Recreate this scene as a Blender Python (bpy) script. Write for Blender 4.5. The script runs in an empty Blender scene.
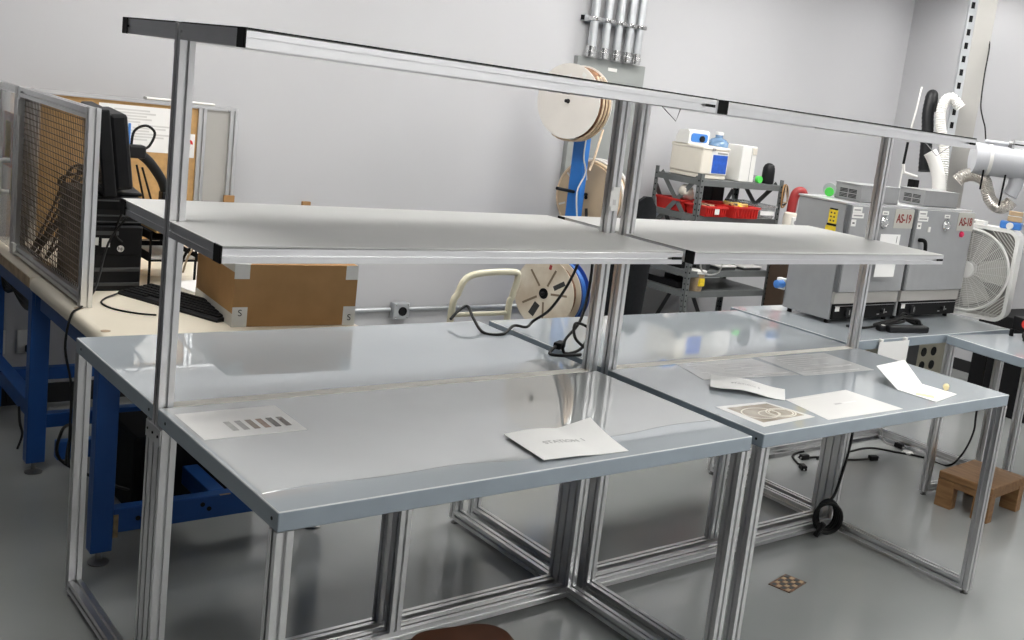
import bpy, bmesh, math, random
from mathutils import Vector, Matrix
random.seed(7)
PI = math.pi
S = bpy.context.scene
COL = S.collection

# ------------------------------------------------------------------ materials
def mat(name, col, rough=.5, metal=0., spec=.5, var=0., scale=8., bump=0., bscale=60., coat=0., coat_r=.05,
        alpha=1., trans=0., emit=None, estr=0., stretch=None, col2=None, rvar=0., ior=1.5):
    m = bpy.data.materials.new(name); m.use_nodes = True
    nt = m.node_tree; b = nt.nodes['Principled BSDF']
    c = (*col, 1)
    b.inputs['Base Color'].default_value = c
    b.inputs['Roughness'].default_value = rough
    b.inputs['IOR'].default_value = ior
    b.inputs['Metallic'].default_value = metal
    b.inputs['Specular IOR Level'].default_value = spec
    b.inputs['Coat Weight'].default_value = coat
    b.inputs['Coat Roughness'].default_value = coat_r
    b.inputs['Alpha'].default_value = alpha
    b.inputs['Transmission Weight'].default_value = trans
    if emit:
        b.inputs['Emission Color'].default_value = (*emit, 1); b.inputs['Emission Strength'].default_value = estr
    tc = None
    def coord():
        nonlocal tc
        if tc is None:
            tc = nt.nodes.new('ShaderNodeTexCoord')
            if stretch:
                mp = nt.nodes.new('ShaderNodeMapping'); mp.inputs['Scale'].default_value = stretch
                nt.links.new(tc.outputs['Object'], mp.inputs['Vector']); tc = mp
                return mp.outputs['Vector']
        return tc.outputs['Vector'] if stretch else tc.outputs['Object']
    if var > 0 or col2 is not None or rvar > 0:
        n = nt.nodes.new('ShaderNodeTexNoise'); n.inputs['Scale'].default_value = scale; n.inputs['Detail'].default_value = 5
        nt.links.new(coord(), n.inputs['Vector'])
        r = nt.nodes.new('ShaderNodeValToRGB')
        a = col2 if col2 is not None else tuple(max(0, x*(1-var)) for x in col)
        z = col if col2 is not None else tuple(min(1, x*(1+var)) for x in col)
        r.color_ramp.elements[0].position = .35; r.color_ramp.elements[1].position = .65
        r.color_ramp.elements[0].color = (*a, 1); r.color_ramp.elements[1].color = (*z, 1)
        nt.links.new(n.outputs['Fac'], r.inputs['Fac']); nt.links.new(r.outputs['Color'], b.inputs['Base Color'])
        if rvar > 0:
            mr = nt.nodes.new('ShaderNodeMapRange'); mr.inputs['To Min'].default_value = max(.02, rough-rvar); mr.inputs['To Max'].default_value = rough+rvar
            mr.inputs['From Min'].default_value = .3; mr.inputs['From Max'].default_value = .7
            nt.links.new(n.outputs['Fac'], mr.inputs['Value']); nt.links.new(mr.outputs['Result'], b.inputs['Roughness'])
    if bump > 0:
        n2 = nt.nodes.new('ShaderNodeTexNoise'); n2.inputs['Scale'].default_value = bscale; n2.inputs['Detail'].default_value = 3
        nt.links.new(coord(), n2.inputs['Vector'])
        bp = nt.nodes.new('ShaderNodeBump'); bp.inputs['Strength'].default_value = bump; bp.inputs['Distance'].default_value = .01
        nt.links.new(n2.outputs['Fac'], bp.inputs['Height']); nt.links.new(bp.outputs['Normal'], b.inputs['Normal'])
    return m

M = {}
M['wall'] = mat('painted_wall', (.53, .53, .545), .55, var=.012, scale=1.5, bump=.04, bscale=180)
M['unlitwall'] = mat('unlit_wall_dark', (.05, .052, .06), .6, var=.03)  # darkness of the unlit left end put into the wall colour
M['ceil'] = mat('ceiling_tile', (.6, .6, .6), .9, var=.03, scale=40)
M['floor'] = mat('epoxy_floor', (.32, .33, .325), .16, var=.04, scale=1.3, bump=.012, bscale=2.5, ior=1.65)
M['base'] = mat('black_baseboard', (.012, .012, .013), .5, var=.1)
M['alu'] = mat('aluminium_profile', (.74, .74, .745), .30, metal=1., var=.02, scale=9)
M['aluflat'] = mat('aluminium_rail', (.86, .865, .875), .30, metal=1., var=.02, scale=9)
M['lam'] = mat('grey_laminate', (.42, .455, .485), .022, spec=.5, ior=2.8, var=.02, scale=3, bump=.001, bscale=2.2)
M['mat'] = mat('clear_table_film', (.45, .465, .47), .018, spec=.5, ior=3.0, var=.02, scale=4, bump=.0015, bscale=2.5)
M['apron'] = mat('grey_steel_edge', (.285, .335, .38), .32, spec=.5, var=.04, scale=9)
M['edgeglint'] = mat('painted_edge_highlight', (.58, .60, .61), .4, spec=.4, var=.02)  # pale colour painting the bright highlight along the tabletop bevels
M['shelf'] = mat('light_grey_shelf', (.62, .62, .605), .36, spec=.3, var=.015, scale=5)
M['cap'] = mat('black_plastic_cap', (.004, .004, .0045), .55, spec=.2, var=.1)
M['black'] = mat('black_plastic', (.006, .0065, .008), .5, spec=.3, var=.15, scale=20)
M['blackm'] = mat('black_matte', (.008, .008, .009), .75, spec=.2, var=.15)
M['cable'] = mat('black_cable', (.005, .005, .005), .5, spec=.3, var=.1)
M['dark'] = mat('dark_steel', (.06, .062, .065), .45, var=.1)
M['foot'] = mat('zinc_foot', (.25, .25, .25), .4, metal=1., var=.1)
M['cream'] = mat('cream_laminate', (.80, .73, .60), .35, var=.02, scale=4)
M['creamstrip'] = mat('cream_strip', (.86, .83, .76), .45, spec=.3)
M['woodedge'] = mat('worn_wood_edge', (.42, .31, .20), .6, var=.2, scale=20)
M['blue'] = mat('blue_enamel', (.018, .085, .30), .42, spec=.3, var=.08, scale=6)
M['paper'] = mat('white_paper', (.86, .855, .84), .55, var=.01, coat=.0)
M['paperf'] = mat('white_paper_under_film', (.72, .72, .72), .12, spec=.5, ior=1.6, var=.02, scale=25)
M['faintink'] = mat('faint_grey_ink', (.50, .49, .49), .5, var=.05)
M['ink'] = mat('grey_ink', (.34, .33, .33), .5, var=.1)
M['inkblack'] = mat('black_ink', (.03, .03, .03), .5, var=.1)
M['card'] = mat('brown_cardboard', (.36, .205, .088), .75, spec=.2, var=.06, scale=10)
M['cardd'] = mat('tan_cardboard', (.50, .36, .22), .75, var=.08, scale=10)
M['tape'] = mat('clear_packing_tape', (.66, .65, .62), .15, var=.05)
M['cork'] = mat('tan_cork', (.50, .30, .12), .8, var=.1, scale=30)
M['grid'] = mat('wire_grid', (.10, .075, .055), .5, metal=.3, var=.2)
M['white'] = mat('white_plastic', (.82, .81, .78), .35, var=.01)
M['offwhite'] = mat('cream_plastic', (.78, .73, .64), .38, var=.02)
M['bluepl'] = mat('blue_plastic', (.06, .22, .62), .35, var=.05)
M['bluelab'] = mat('blue_label', (.02, .10, .50), .3, var=.15, scale=30)
M['water'] = mat('blue_water_bottle', (.30, .50, .78), .08, trans=.55, var=.05)
M['green'] = mat('green_tape', (.10, .72, .10), .45, var=.05)
M['red'] = mat('red_plastic', (.62, .03, .025), .38, var=.06)
M['redd'] = mat('dark_red_paint', (.33, .03, .03), .35, var=.08)
M['steelg'] = mat('grey_shelving_steel', (.14, .15, .15), .45, var=.06)
M['oven'] = mat('oven_grey_enamel', (.33, .335, .34), .35, var=.03, scale=12, bump=.02, bscale=300)
M['ovend'] = mat('oven_dark_side', (.13, .135, .14), .4, var=.03)
M['ovenb'] = mat('oven_beige_strip', (.40, .385, .36), .4, var=.03)
M['sign'] = mat('tan_sign', (.48, .47, .42), .5, var=.02)
M['redink'] = mat('dark_red_ink', (.26, .03, .02), .5, var=.05)
M['yellow'] = mat('yellow_label', (.85, .62, .03), .4, var=.08, scale=60)
M['orange'] = mat('orange_sign', (.75, .22, .06), .5, var=.2, scale=20)
M['chrome'] = mat('chrome', (.75, .75, .75), .18, metal=1., var=.03)
M['panel'] = mat('grey_panel_paint', (.30, .315, .305), .4, var=.02)
M['galv'] = mat('galvanised_conduit', (.62, .64, .66), .38, metal=.85, var=.06)
M['flange'] = mat('white_fibre_flange', (.80, .76, .71), .6, var=.02)
M['tanflange'] = mat('tan_fibre_flange', (.50, .38, .25), .7, var=.04)
M['wind'] = mat('brown_winding', (.20, .10, .05), .6, var=.45, scale=30)
M['windtan'] = mat('tan_tubing', (.72, .56, .38), .45, var=.2, scale=25)
M['drum'] = mat('dirty_cream_drum', (.72, .66, .55), .55, var=.0, col2=(.52, .43, .32), scale=5)
M['creamtube'] = mat('cream_enamel_tube', (.72, .68, .52), .35, var=.03)
M['chair'] = mat('black_chair_fabric', (.010, .011, .013), .85, spec=.2, var=.15, scale=50)
M['wood'] = mat('varnished_wood', (.30, .165, .07), .5, var=.0, col2=(.20, .10, .04), scale=6, stretch=(8, 1, 8))
M['leather'] = mat('brown_leather', (.045, .016, .007), .4, spec=.3, var=.25, scale=10)
M['clear'] = mat('clear_plastic', (.85, .87, .88), .1, trans=.8, var=.01, alpha=.5)
M['duct'] = mat('white_duct', (.55, .56, .59), .4, var=.03)
M['flex'] = mat('silver_flexible_duct', (.78, .74, .69), .28, metal=.9, var=.06, scale=30)
M['col'] = mat('cream_column_paint', (.40, .39, .37), .5, var=.02)
M['fan'] = mat('white_fan_plastic', (.80, .79, .76), .4, var=.01)
M['plate'] = mat('rusted_plate', (.30, .16, .09), .5, var=.0, col2=(.05, .045, .04), scale=45)
M['envelope'] = mat('manila', (.70, .46, .18), .6, var=.05)
M['photo'] = mat('printed_photo', (.58, .53, .45), .25, var=.0, col2=(.30, .25, .20), scale=12, coat=.3)
M['lamp'] = mat('lit_diffuser', (.9, .9, .9), .5, emit=(1., .985, .955), estr=17.5)
M['frame'] = mat('white_lamp_frame', (.8, .8, .8), .5, var=.01)

M['ivory'] = mat('aged_ivory_panel', (.62, .58, .45), .5, var=.04)
M['fanb'] = mat('fan_blade', (.62, .60, .56), .5, var=.02)
# ------------------------------------------------------------------ mesh builder
class MB:
    def __init__(s): s.bm = bmesh.new(); s.mats = []
    def mi(s, m):
        if m not in s.mats: s.mats.append(m)
        return s.mats.index(m)
    def _mark(s, before, m, smooth=False):
        i = s.mi(m)
        for f in s.bm.faces:
            if f not in before: f.material_index = i; f.smooth = smooth
    def faces(s, verts, faces, m, smooth=False, mtx=None):
        vs = [s.bm.verts.new(mtx @ Vector(v) if mtx else Vector(v)) for v in verts]
        i = s.mi(m)
        for f in faces:
            try:
                g = s.bm.faces.new([vs[k] for k in f]); g.material_index = i; g.smooth = smooth
            except ValueError: pass
        return vs
    def box(s, x0, x1, y0, y1, z0, z1, m, bv=0., mtx=None, seg=2):
        if bv <= 0:
            v = [(x0,y0,z0),(x1,y0,z0),(x1,y1,z0),(x0,y1,z0),(x0,y0,z1),(x1,y0,z1),(x1,y1,z1),(x0,y1,z1)]
            s.faces(v, [(3,2,1,0),(4,5,6,7),(0,1,5,4),(1,2,6,5),(2,3,7,6),(3,0,4,7)], m, False, mtx); return s
        t = bmesh.new(); bmesh.ops.create_cube(t, size=1)
        for v in t.verts: v.co = Vector(((x0+x1)/2+v.co.x*(x1-x0), (y0+y1)/2+v.co.y*(y1-y0), (z0+z1)/2+v.co.z*(z1-z0)))
        bmesh.ops.bevel(t, geom=list(t.edges), offset=min(bv, .49*min(x1-x0, y1-y0, z1-z0)), segments=seg, profile=.5, affect='EDGES')
        t.verts.index_update()
        s.faces([v.co.copy() for v in t.verts], [[v.index for v in f.verts] for f in t.faces], m, False, mtx); t.free(); return s
    def rbox(s, x0, x1, y0, y1, z0, z1, r, m, axis='Z', seg=5, mtx=None, bv=0.):
        """box whose four edges parallel to axis are rounded by r"""
        def rr(a0, a1, b0, b1):
            P = []
            for cx, cy, st in ((a1-r, b1-r, 0), (a0+r, b1-r, 90), (a0+r, b0+r, 180), (a1-r, b0+r, 270)):
                for k in range(seg+1):
                    a = math.radians(st+90*k/seg); P.append((cx+r*math.cos(a), cy+r*math.sin(a)))
            return P
        if axis == 'Z': return s.prism(rr(x0,x1,y0,y1), 'Z', z0, z1, m, mtx)
        if axis == 'Y': return s.prism(rr(x0,x1,z0,z1), 'Y', y0, y1, m, mtx)
        return s.prism(rr(y0,y1,z0,z1), 'X', x0, x1, m, mtx)
    def prism(s, poly, axis, a0, a1, m, mtx=None, smooth=False):
        n = len(poly)
        def P(u, v, w): return {'X': (w,u,v), 'Y': (u,w,v), 'Z': (u,v,w)}[axis]
        v = [P(u,w,a0) for u,w in poly]+[P(u,w,a1) for u,w in poly]
        f = [tuple(range(n))[::-1], tuple(range(n, 2*n))]+[(k,(k+1)%n,n+(k+1)%n,n+k) for k in range(n)]
        s.faces(v, f, m, smooth, mtx); return s
    def prof(s, axis, a0, a1, u0, v0, m, w=.04, h=.04, slot=.0095, dep=.010, sides='lrtb'):
        """T-slot extrusion along axis; (u0,v0) its lower corner in the other two axes"""
        def side(L, on):
            n = max(1, round(L/.04)); out = []
            if not on: return [(0, 0)]
            out = [(0, 0)]
            for k in range(n):
                c = L*(k+.5)/n
                out += [(c-slot/2, 0), (c-slot/2, dep), (c+slot/2, dep), (c+slot/2, 0)]
            return out
        P = []
        for t, d in side(w, 'b' in sides): P.append((u0+t, v0+d))
        for t, d in side(h, 'r' in sides): P.append((u0+w-d, v0+t))
        for t, d in side(w, 't' in sides): P.append((u0+w-t, v0+h-d))
        for t, d in side(h, 'l' in sides): P.append((u0+d, v0+h-t))
        return s.prism(P, axis, a0, a1, m)
    def tube(s, pts, r, m, seg=10, closed=False, caps=True, rads=None, mtx=None):
        pts = [Vector(p) for p in pts]; n = len(pts)
        tan = []
        for i in range(n):
            a = pts[i-1] if (i > 0 or closed) else pts[i]; b = pts[(i+1) % n] if (i < n-1 or closed) else pts[i]
            t = b-a; tan.append(t.normalized() if t.length > 1e-9 else Vector((0,0,1)))
        up = Vector((0,0,1)) if abs(tan[0].z) < .9 else Vector((1,0,0))
        nrm = tan[0].cross(up).normalized(); V = []; F = []
        for i in range(n):
            nrm = (nrm-tan[i]*nrm.dot(tan[i]))
            nrm = nrm.normalized() if nrm.length > 1e-6 else tan[i].orthogonal().normalized()
            bi = tan[i].cross(nrm); rr = rads[i] if rads else r
            for k in range(seg):
                a = 2*PI*k/seg; V.append(pts[i]+(nrm*math.cos(a)+bi*math.sin(a))*rr)
        for i in range(n-1 if not closed else n):
            j = (i+1) % n
            for k in range(seg):
                k2 = (k+1) % seg; F.append((i*seg+k, i*seg+k2, j*seg+k2, j*seg+k))
        if caps and not closed: F += [tuple(range(seg))[::-1], tuple((n-1)*seg+k for k in range(seg))]
        s.faces(V, F, m, True, mtx); return s
    def lathe(s, prof, m, seg=32, mtx=None, smooth=True):
        """prof: list of (r,z), axis Z"""
        V = []; F = []; n = len(prof)
        for r, z in prof:
            for k in range(seg):
                a = 2*PI*k/seg; V.append((max(r, 1e-5)*math.cos(a), max(r, 1e-5)*math.sin(a), z))
        for i in range(n-1):
            for k in range(seg):
                k2 = (k+1) % seg; F.append((i*seg+k, i*seg+k2, (i+1)*seg+k2, (i+1)*seg+k))
        F += [tuple(range(seg))[::-1], tuple((n-1)*seg+k for k in range(seg))]
        s.faces(V, F, m, smooth, mtx); return s
    def build(s, name, parent=None, loc=None, autosmooth=True):
        bmesh.ops.recalc_face_normals(s.bm, faces=list(s.bm.faces))
        me = bpy.data.meshes.new(name)
        if autosmooth:
            for e in s.bm.edges:
                if len(e.link_faces) == 2 and e.calc_face_angle(0) > math.radians(38): e.smooth = False
        s.bm.to_mesh(me); s.bm.free()
        for k in s.mats: me.materials.append(M[k])
        o = bpy.data.objects.new(name, me); COL.objects.link(o)
        if parent: o.parent = parent
        if loc: o.location = loc
        return o

def tag(o, label, cat, group=None):
    o['label'] = label; o['category'] = cat
    if group: o['group'] = group
    return o
def thing(name, label, cat, loc=(0,0,0), rz=0., group=None):
    o = bpy.data.objects.new(name, None); COL.objects.link(o); o.empty_display_size = .05
    o.location = loc; o.rotation_euler = (0, 0, rz)
    return tag(o, label, cat, group)
def solo(mb, name, label, cat, loc=None, group=None, rz=0.):
    o = mb.build(name, None, loc); o.rotation_euler = (0, 0, rz); return tag(o, label, cat, group)
def struct(mb, name):
    o = mb.build(name); o['kind'] = 'structure'; return o
def text(s, size, m, mtx, parent, name='lettering', bold=0., depth=.0006, align='CENTER'):
    cu = bpy.data.curves.new(name, 'FONT'); cu.body = s; cu.size = size; cu.align_x = align; cu.align_y = 'CENTER'
    cu.extrude = depth; cu.offset = bold
    t = bpy.data.objects.new('tmp', cu); COL.objects.link(t)
    dg = bpy.context.evaluated_depsgraph_get(); me = bpy.data.meshes.new_from_object(t.evaluated_get(dg))
    bpy.data.objects.remove(t); me.transform(mtx); me.materials.clear(); me.materials.append(M[m]); me.name = name
    o = bpy.data.objects.new(name, me); COL.objects.link(o)
    if parent: o.parent = parent
    return o
def spl(P, n=8, closed=False):
    P = [Vector(p) for p in P]; out = []; N = len(P)
    rng = range(N) if closed else range(N-1)
    for i in rng:
        if closed: a, b, c, d = P[i-1], P[i], P[(i+1) % N], P[(i+2) % N]
        else: a, b, c, d = P[max(i-1, 0)], P[i], P[i+1], P[min(i+2, N-1)]
        for k in range(n):
            t = k/n
            out.append(.5*((2*b)+(c-a)*t+(2*a-5*b+4*c-d)*t*t+(3*b-a-3*c+d)*t**3))
    if not closed: out.append(P[-1])
    return out
def T(x, y, z): return Matrix.Translation((x, y, z))
def RX(a): return Matrix.Rotation(math.radians(a), 4, 'X')
def RY(a): return Matrix.Rotation(math.radians(a), 4, 'Y')
def RZ(a): return Matrix.Rotation(math.radians(a), 4, 'Z')
FRONT = RX(90)          # text / disc facing -Y
def basis(o, ax, ay, az):
    m = Matrix.Identity(4)
    for i, c in enumerate((ax, ay, az)):
        for k in range(3): m[k][i] = c[k]
    for k in range(3): m[k][3] = o[k]
    return m

# ------------------------------------------------------------------ camera
cam = bpy.data.cameras.new('camera'); co = bpy.data.objects.new('camera', cam); COL.objects.link(co); S.camera = co
F = 1065.1391; cam.sensor_width = 36; cam.lens = F/1024*36; cam.clip_start = .02
cam.shift_x = -118.2939/1024; cam.shift_y = -31.8349/1024
Rm = Matrix.Rotation(-.7474, 3, 'Z') @ Matrix.Rotation(1.4043, 3, 'X') @ Matrix.Rotation(.1333, 3, 'Z')
co.matrix_world = Matrix.Translation((-.972, -2.0632, 1.841)) @ Rm.to_4x4()

# ------------------------------------------------------------------ the room
WY, WX, LX, FY, CZ = 3.65, 7.28, -3.4, -5.4, 3.25
b = MB(); b.box(LX, WX, FY, WY, -.05, 0, 'floor'); struct(b, 'floor')
b = MB(); b.box(LX, WX, FY, WY, CZ, CZ+.05, 'ceil'); struct(b, 'ceiling')
b = MB(); b.box(LX, WX+.1, WY, WY+.1, 0, CZ, 'wall'); struct(b, 'wall_back')
b = MB(); b.box(WX, WX+.1, FY, WY, 0, CZ, 'wall'); struct(b, 'wall_right')
b = MB(); b.box(LX-.1, LX, FY, WY+.1, 0, CZ, 'unlitwall'); struct(b, 'wall_left')
b = MB(); b.box(LX-.1, WX+.1, FY-.1, FY, 0, CZ, 'wall'); struct(b, 'wall_front')
b = MB(); b.box(LX, WX-.012, WY-.012, WY, 0, .1, 'base'); struct(b, 'baseboard_back')
b = MB(); b.box(WX-.012, WX, FY, WY, 0, .1, 'base'); struct(b, 'baseboard_right')
# ceiling lamps
LAMPS = [(1.2, -4.4), (3.4, -4.4), (5.6, -4.4), (1.4, -2.0), (3.8, -2.0), (6.3, -2.0), (2.6, .3), (6.62, 1.5), (.9, 2.3), (3.2, 2.3), (5.0, 2.3), (-.45, .9), (6.8, 2.85)]
for x, y in LAMPS:
    L = thing('ceiling_light', 'unseen flat white lit ceiling panel light above the room', 'ceiling light', (x, y, CZ), 0, 'ceiling lights')
    if (x, y) in ((-.45, .9), (6.8, 2.85)): L.scale = (.6, .9, 1) if x < 0 else (.3, .5, 1)  # smaller unseen panels added to brighten the left floor and right wall corner
    b = MB(); b.box(-.63, .63, -.33, -.30, -.03, 0, 'frame'); b.box(-.63, .63, .30, .33, -.03, 0, 'frame')
    b.box(-.63, -.6, -.3, .3, -.03, 0, 'frame'); b.box(.6, .63, -.3, .3, -.03, 0, 'frame'); b.build('frame', L)
    b = MB(); b.box(-.6, .6, -.3, .3, -.018, -.01, 'lamp'); b.build('diffuser', L)
M['addedcab'] = mat('added_cabinet_charcoal', (.13, .13, .14), .5, var=.05)
# added unseen dark cabinet, for the metal's left faces to reflect
b = MB(); b.box(0, 1.9, -.5, 0, .02, 2.3, 'addedcab', .01)
for k in range(3): b.box(.62*k+.03, .62*k+.61, -.515, -.5, .1, 2.25, 'addedcab', .004)
for k in range(3): b.box(.62*k+.54, .62*k+.56, -.53, -.515, 1.0, 1.25, 'chrome', .003)
for x in (.05, 1.85): b.box(x-.03, x+.03, -.45, -.05, 0, .02, 'cap')
solo(b, 'added_dark_cabinet', 'unseen tall charcoal cabinet, added for dark reflections, against the back wall left of the blue benches', 'cabinet', (-2.25, WY-.013, 0))

# ------------------------------------------------------------------ aluminium workbenches with racks
W, D, D2, DT, H, AP = 1.5432, .771, .811, 1.5531, .885, .0477
XR = W+.0545
P4 = .04
def rail_x(b, x0, x1, y0, z0, w, h):       # light profile with a shallow groove on its long faces
    g = .0032
    zc = z0+h*.5
    P = [(y0, z0), (y0+w, z0), (y0+w, z0+h), (y0+.003, z0+h), (y0, z0+h-.003), (y0, zc+g), (y0+.010, zc+g), (y0+.010, zc-g), (y0, zc-g)]
    b.prism(P, 'X', x0, x1, 'aluflat')
def rail_y(b, y0, y1, x0, z0, w, h, left):
    g = .003; zc = z0+h*.5
    if left: P = [(x0, z0), (x0+w, z0), (x0+w, z0+h), (x0, z0+h), (x0, zc+g), (x0+.003, zc+g), (x0+.003, zc-g), (x0, zc-g)]
    else: P = [(x0, z0), (x0+w, z0), (x0+w, zc-g), (x0+w-.003, zc-g), (x0+w-.003, zc+g), (x0+w, zc+g), (x0+w, z0+h), (x0, z0+h)]
    b.prism(P, 'Y', y0, y1, 'aluflat')
def foot(root, x, y, z1=.022):
    b = MB(); b.lathe([(.016, 0), (.017, .004), (.008, .008), (.006, z1)], 'foot', 14, T(x, y, 0)); b.build('foot', root)
def plate_panel(root, name, z1, t, ya, yb, m):
    """panel notched around the two rack posts, sub-rails and caps below"""
    b = MB(); e = .0035
    b.box(P4, W-P4, ya, yb, z1-e, z1, m)
    for x0, x1 in ((0, P4), (W-P4, W)):
        b.box(x0, x1, ya, D, z1-e, z1, m); b.box(x0, x1, D2, yb, z1-e, z1, m)
    if name == 'top_shelf':
        i = b.mi('cap'); b.bm.normal_update()
        for f in b.bm.faces:
            if abs(f.normal.z) < .5: f.material_index = i
    sh = b.build(name, root)
    z0, h, w = z1-t, t-e, .042
    b = MB(); rail_x(b, .004, W, ya, z0, w, h); b.build('front_rail', sh)
    b = MB(); rail_x(b, .004, W, yb-w, z0, w, h); b.build('back_rail', sh)
    for left, x0 in ((True, 0.001), (False, W-P4)):
        for a, c in ((ya+w, D), (D2, yb-w)):
            b = MB(); rail_y(b, a, c, x0, z0, P4-.001, h, left); b.build('end_rail', sh)
    for y in (ya, yb-w):
        b = MB(); b.box(-.002, .004, y-.0005, y+w+.0005, z0-.001, z1, 'cap', .0015); b.build('end_cap', sh)
    b = MB(); b.box(W-.048, W-.003, ya-.0008, ya+.003, z0+h*.5-.0045, z0+h*.5+.0045, 'cap'); b.build('slot_cover', sh)
    return sh
def workbench(x0, label, first):
    R = thing('workbench', label, 'workbench', (x0, 0, 0), 0)
    for y0, y1 in ((0, D), (D2, DT)):
        b = MB(); b.box(0, W, y0, y1, H-AP, H, 'lam', .004, seg=3)
        # paint the folded steel edge, and a highlight into the bevel's colour
        i = b.mi('apron'); j = b.mi('edgeglint'); b.bm.normal_update()
        for f in b.bm.faces:
            if f.normal.z < .3: f.material_index = i
            elif f.normal.z < .97: f.material_index = j
        top = b.build('tabletop', R)
        for xx in (-.0012,):
            for k, yy in enumerate((.03, y1-y0-.06)):
                b = MB(); b.lathe([(.0045, 0), (.0045, .0015)], 'cap', 10, T(xx, y0+yy, H-AP/2) @ RY(90)); b.build('bolt', top)
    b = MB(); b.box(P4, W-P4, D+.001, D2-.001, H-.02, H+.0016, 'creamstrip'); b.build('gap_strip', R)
    for x in (0, W-P4):                                   # two end frames
        inx = x
        for y0, y1, z1 in ((0, P4, H-AP), (D-P4, D, H-AP), (D2, D2+P4, H-AP), (DT-P4, DT, H-AP)):
            b = MB(); b.prof('Z', .021, z1, inx, y0, 'alu'); b.build('leg', R)
        b = MB(); b.prof('Z', .021, 1.9048-.004, inx, D, 'alu'); post = b.build('rack_post', R)
        for y0, y1 in ((P4, D-P4), (D2+P4, DT-P4)):
            b = MB(); b.prof('Y', y0, y1, inx, .021, 'alu'); b.build('floor_rail', R)
        out = x-.004 if x == 0 else x+P4
        b = MB(); b.box(out, out+.004, D-P4+.003, D2+P4-.003, H-AP-.05, H-AP-.003, 'alu', .001)
        for yy in (D-.02, D+.02, D2+.02): b.lathe([(.004, 0), (.004, .002)], 'cap', 8, T(out+(-.002 if x == 0 else .004), yy, H-AP-.025) @ RY(90))
        b.build('joining_plate', R)
        for y in (.02, DT-.02, D+.02): foot(R, inx+.02, y)
    for y in (D-P4, D2):                                   # long floor rails and their middle uprights
        b = MB(); b.prof('X', P4, W-P4, y, .021, 'alu'); b.build('floor_rail', R)
        b = MB(); b.prof('Z', .061, H-AP, .76, y, 'alu'); b.build('middle_upright', R)
    plate_panel(R, 'shelf', 1.3945, .0427, .4164, 1.1733, 'shelf')
    plate_panel(R, 'top_shelf', 1.9048, .0449, .3627, 1.2389, 'shelf')
    # bent wire hooks on the rack posts
    z = 1.9048-.0449
    if first:
        b = MB(); b.tube(spl([(.018, D2+.012, z-.002), (.018, D2+.012, z-.025), (.018, D2+.03, z-.04), (.018, D2+.048, z-.025), (.018, D2+.048, z-.002)], 6), .0022, 'foot', 8); b.build('wire_hook', R)
    else:
        b = MB(); b.tube([(W+.02, .62, z+.001), (W+.03, .56, z-.05), (W+.035, .50, z+.001)], .0018, 'foot', 6); b.build('wire_hook', R)
    b = MB(); b.tube([(.045, D-.05, z+.001), (.075, D-.1, z-.045), (.08, D-.11, z+.001)], .0018, 'foot', 6)
    if not first: b.build('wire_hook', R)
    else: b.bm.free()
    return R
WB1 = workbench(0, 'long aluminium bench with rack at left, cardboard box standing just behind it', True)
WB2 = workbench(XR, 'long aluminium bench with rack at right, beside the two grey ovens', False)
# clear film lying on the front left table top, cut with a wavy front edge
b = MB(); n = 40; V = []; Fc = []
def film_y(u): return .105+.075*u**1.6+.010*math.sin(u*9+1)+.006*math.sin(u*23)-.05*math.exp(-((u-.47)/.08)**2)*.6
for k in range(n+1):
    u = k/n; x = .012+(W-.024)*u
    V += [(x, film_y(u), H+.0002), (x, film_y(u), H+.0012), (x, D-.01, H+.0012), (x, D-.01, H+.0002)]
for k in range(n):
    a = 4*k; c = a+4
    Fc += [(a, c, c+1, a+1), (a+1, c+1, c+2, a+2), (a+2, c+2, c+3, a+3)]
b.faces(V, Fc, 'mat')
solo(b, 'table_film', 'clear glossy film with a wavy cut edge covering the front left tabletop', 'film')

# ------------------------------------------------------------------ papers on the benches
def sheet(name, label, corners, z, m='paperf', th=.0008, marks=None, group=None, cat='paper'):
    b = MB(); v = [(x, y, z) for x, y in corners]+[(x, y, z+th) for x, y in corners]
    b.faces(v, [(3,2,1,0),(4,5,6,7),(0,1,5,4),(1,2,6,5),(2,3,7,6),(3,0,4,7)], m)
    if marks:
        A, B, C, Dd = [Vector((x, y, z+th+.0003)) for x, y in corners]     # A back-left, B front-left, C front-right, D back-right
        def pt(u, v): return (B*(1-u)+C*u)*(1-v)+(A*(1-u)+Dd*u)*v
        for u0, u1, v0, v1, mm in marks:
            b.faces([pt(u0, v0), pt(u1, v0), pt(u1, v1), pt(u0, v1)], [(0,1,2,3)], mm)
    return solo(b, name, label, cat, group=group)
zt = H+.0014
bands = [(.33+.105*k, .33+.105*k+.062, .20, .55, m) for k, m in enumerate(('swa', 'swb', 'swc', 'swd', 'swe', 'swf'))]
for nme, c in dict(swa=(.50, .49, .47), swb=(.40, .39, .38), swc=(.27, .21, .17), swd=(.32, .20, .14), swe=(.06, .045, .03), swf=(.10, .07, .06)).items(): M[nme] = mat('swatch_'+nme, c, .25, var=.12, scale=60)
lines = [(.08, .5+.3*random.random(), .62+.05*k, .635+.05*k, 'lineink') for k in range(6)]
M['lineink'] = mat('faint_print', (.66, .65, .64), .4, var=.05)
M['paperg'] = mat('glossy_white_paper', (.88, .87, .85), .2, spec=.5, ior=1.5, var=.01)
sheet('printed_sheet', 'white sheet printed with a row of grey and brown swatches at the left bench end', [(.020, .705), (.020, .488), (.290, .485), (.296, .704)], zt, 'paperg', marks=bands+lines)
zr = H+.0003
def scatter(n, seed):
    r = random.Random(seed); out = []
    for k in range(n):
        v = .08+.84*k/n; u = .08+.1*r.random(); out.append((u, u+.25+.45*r.random(), v, v+.022, 'lineink'))
    return out
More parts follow.
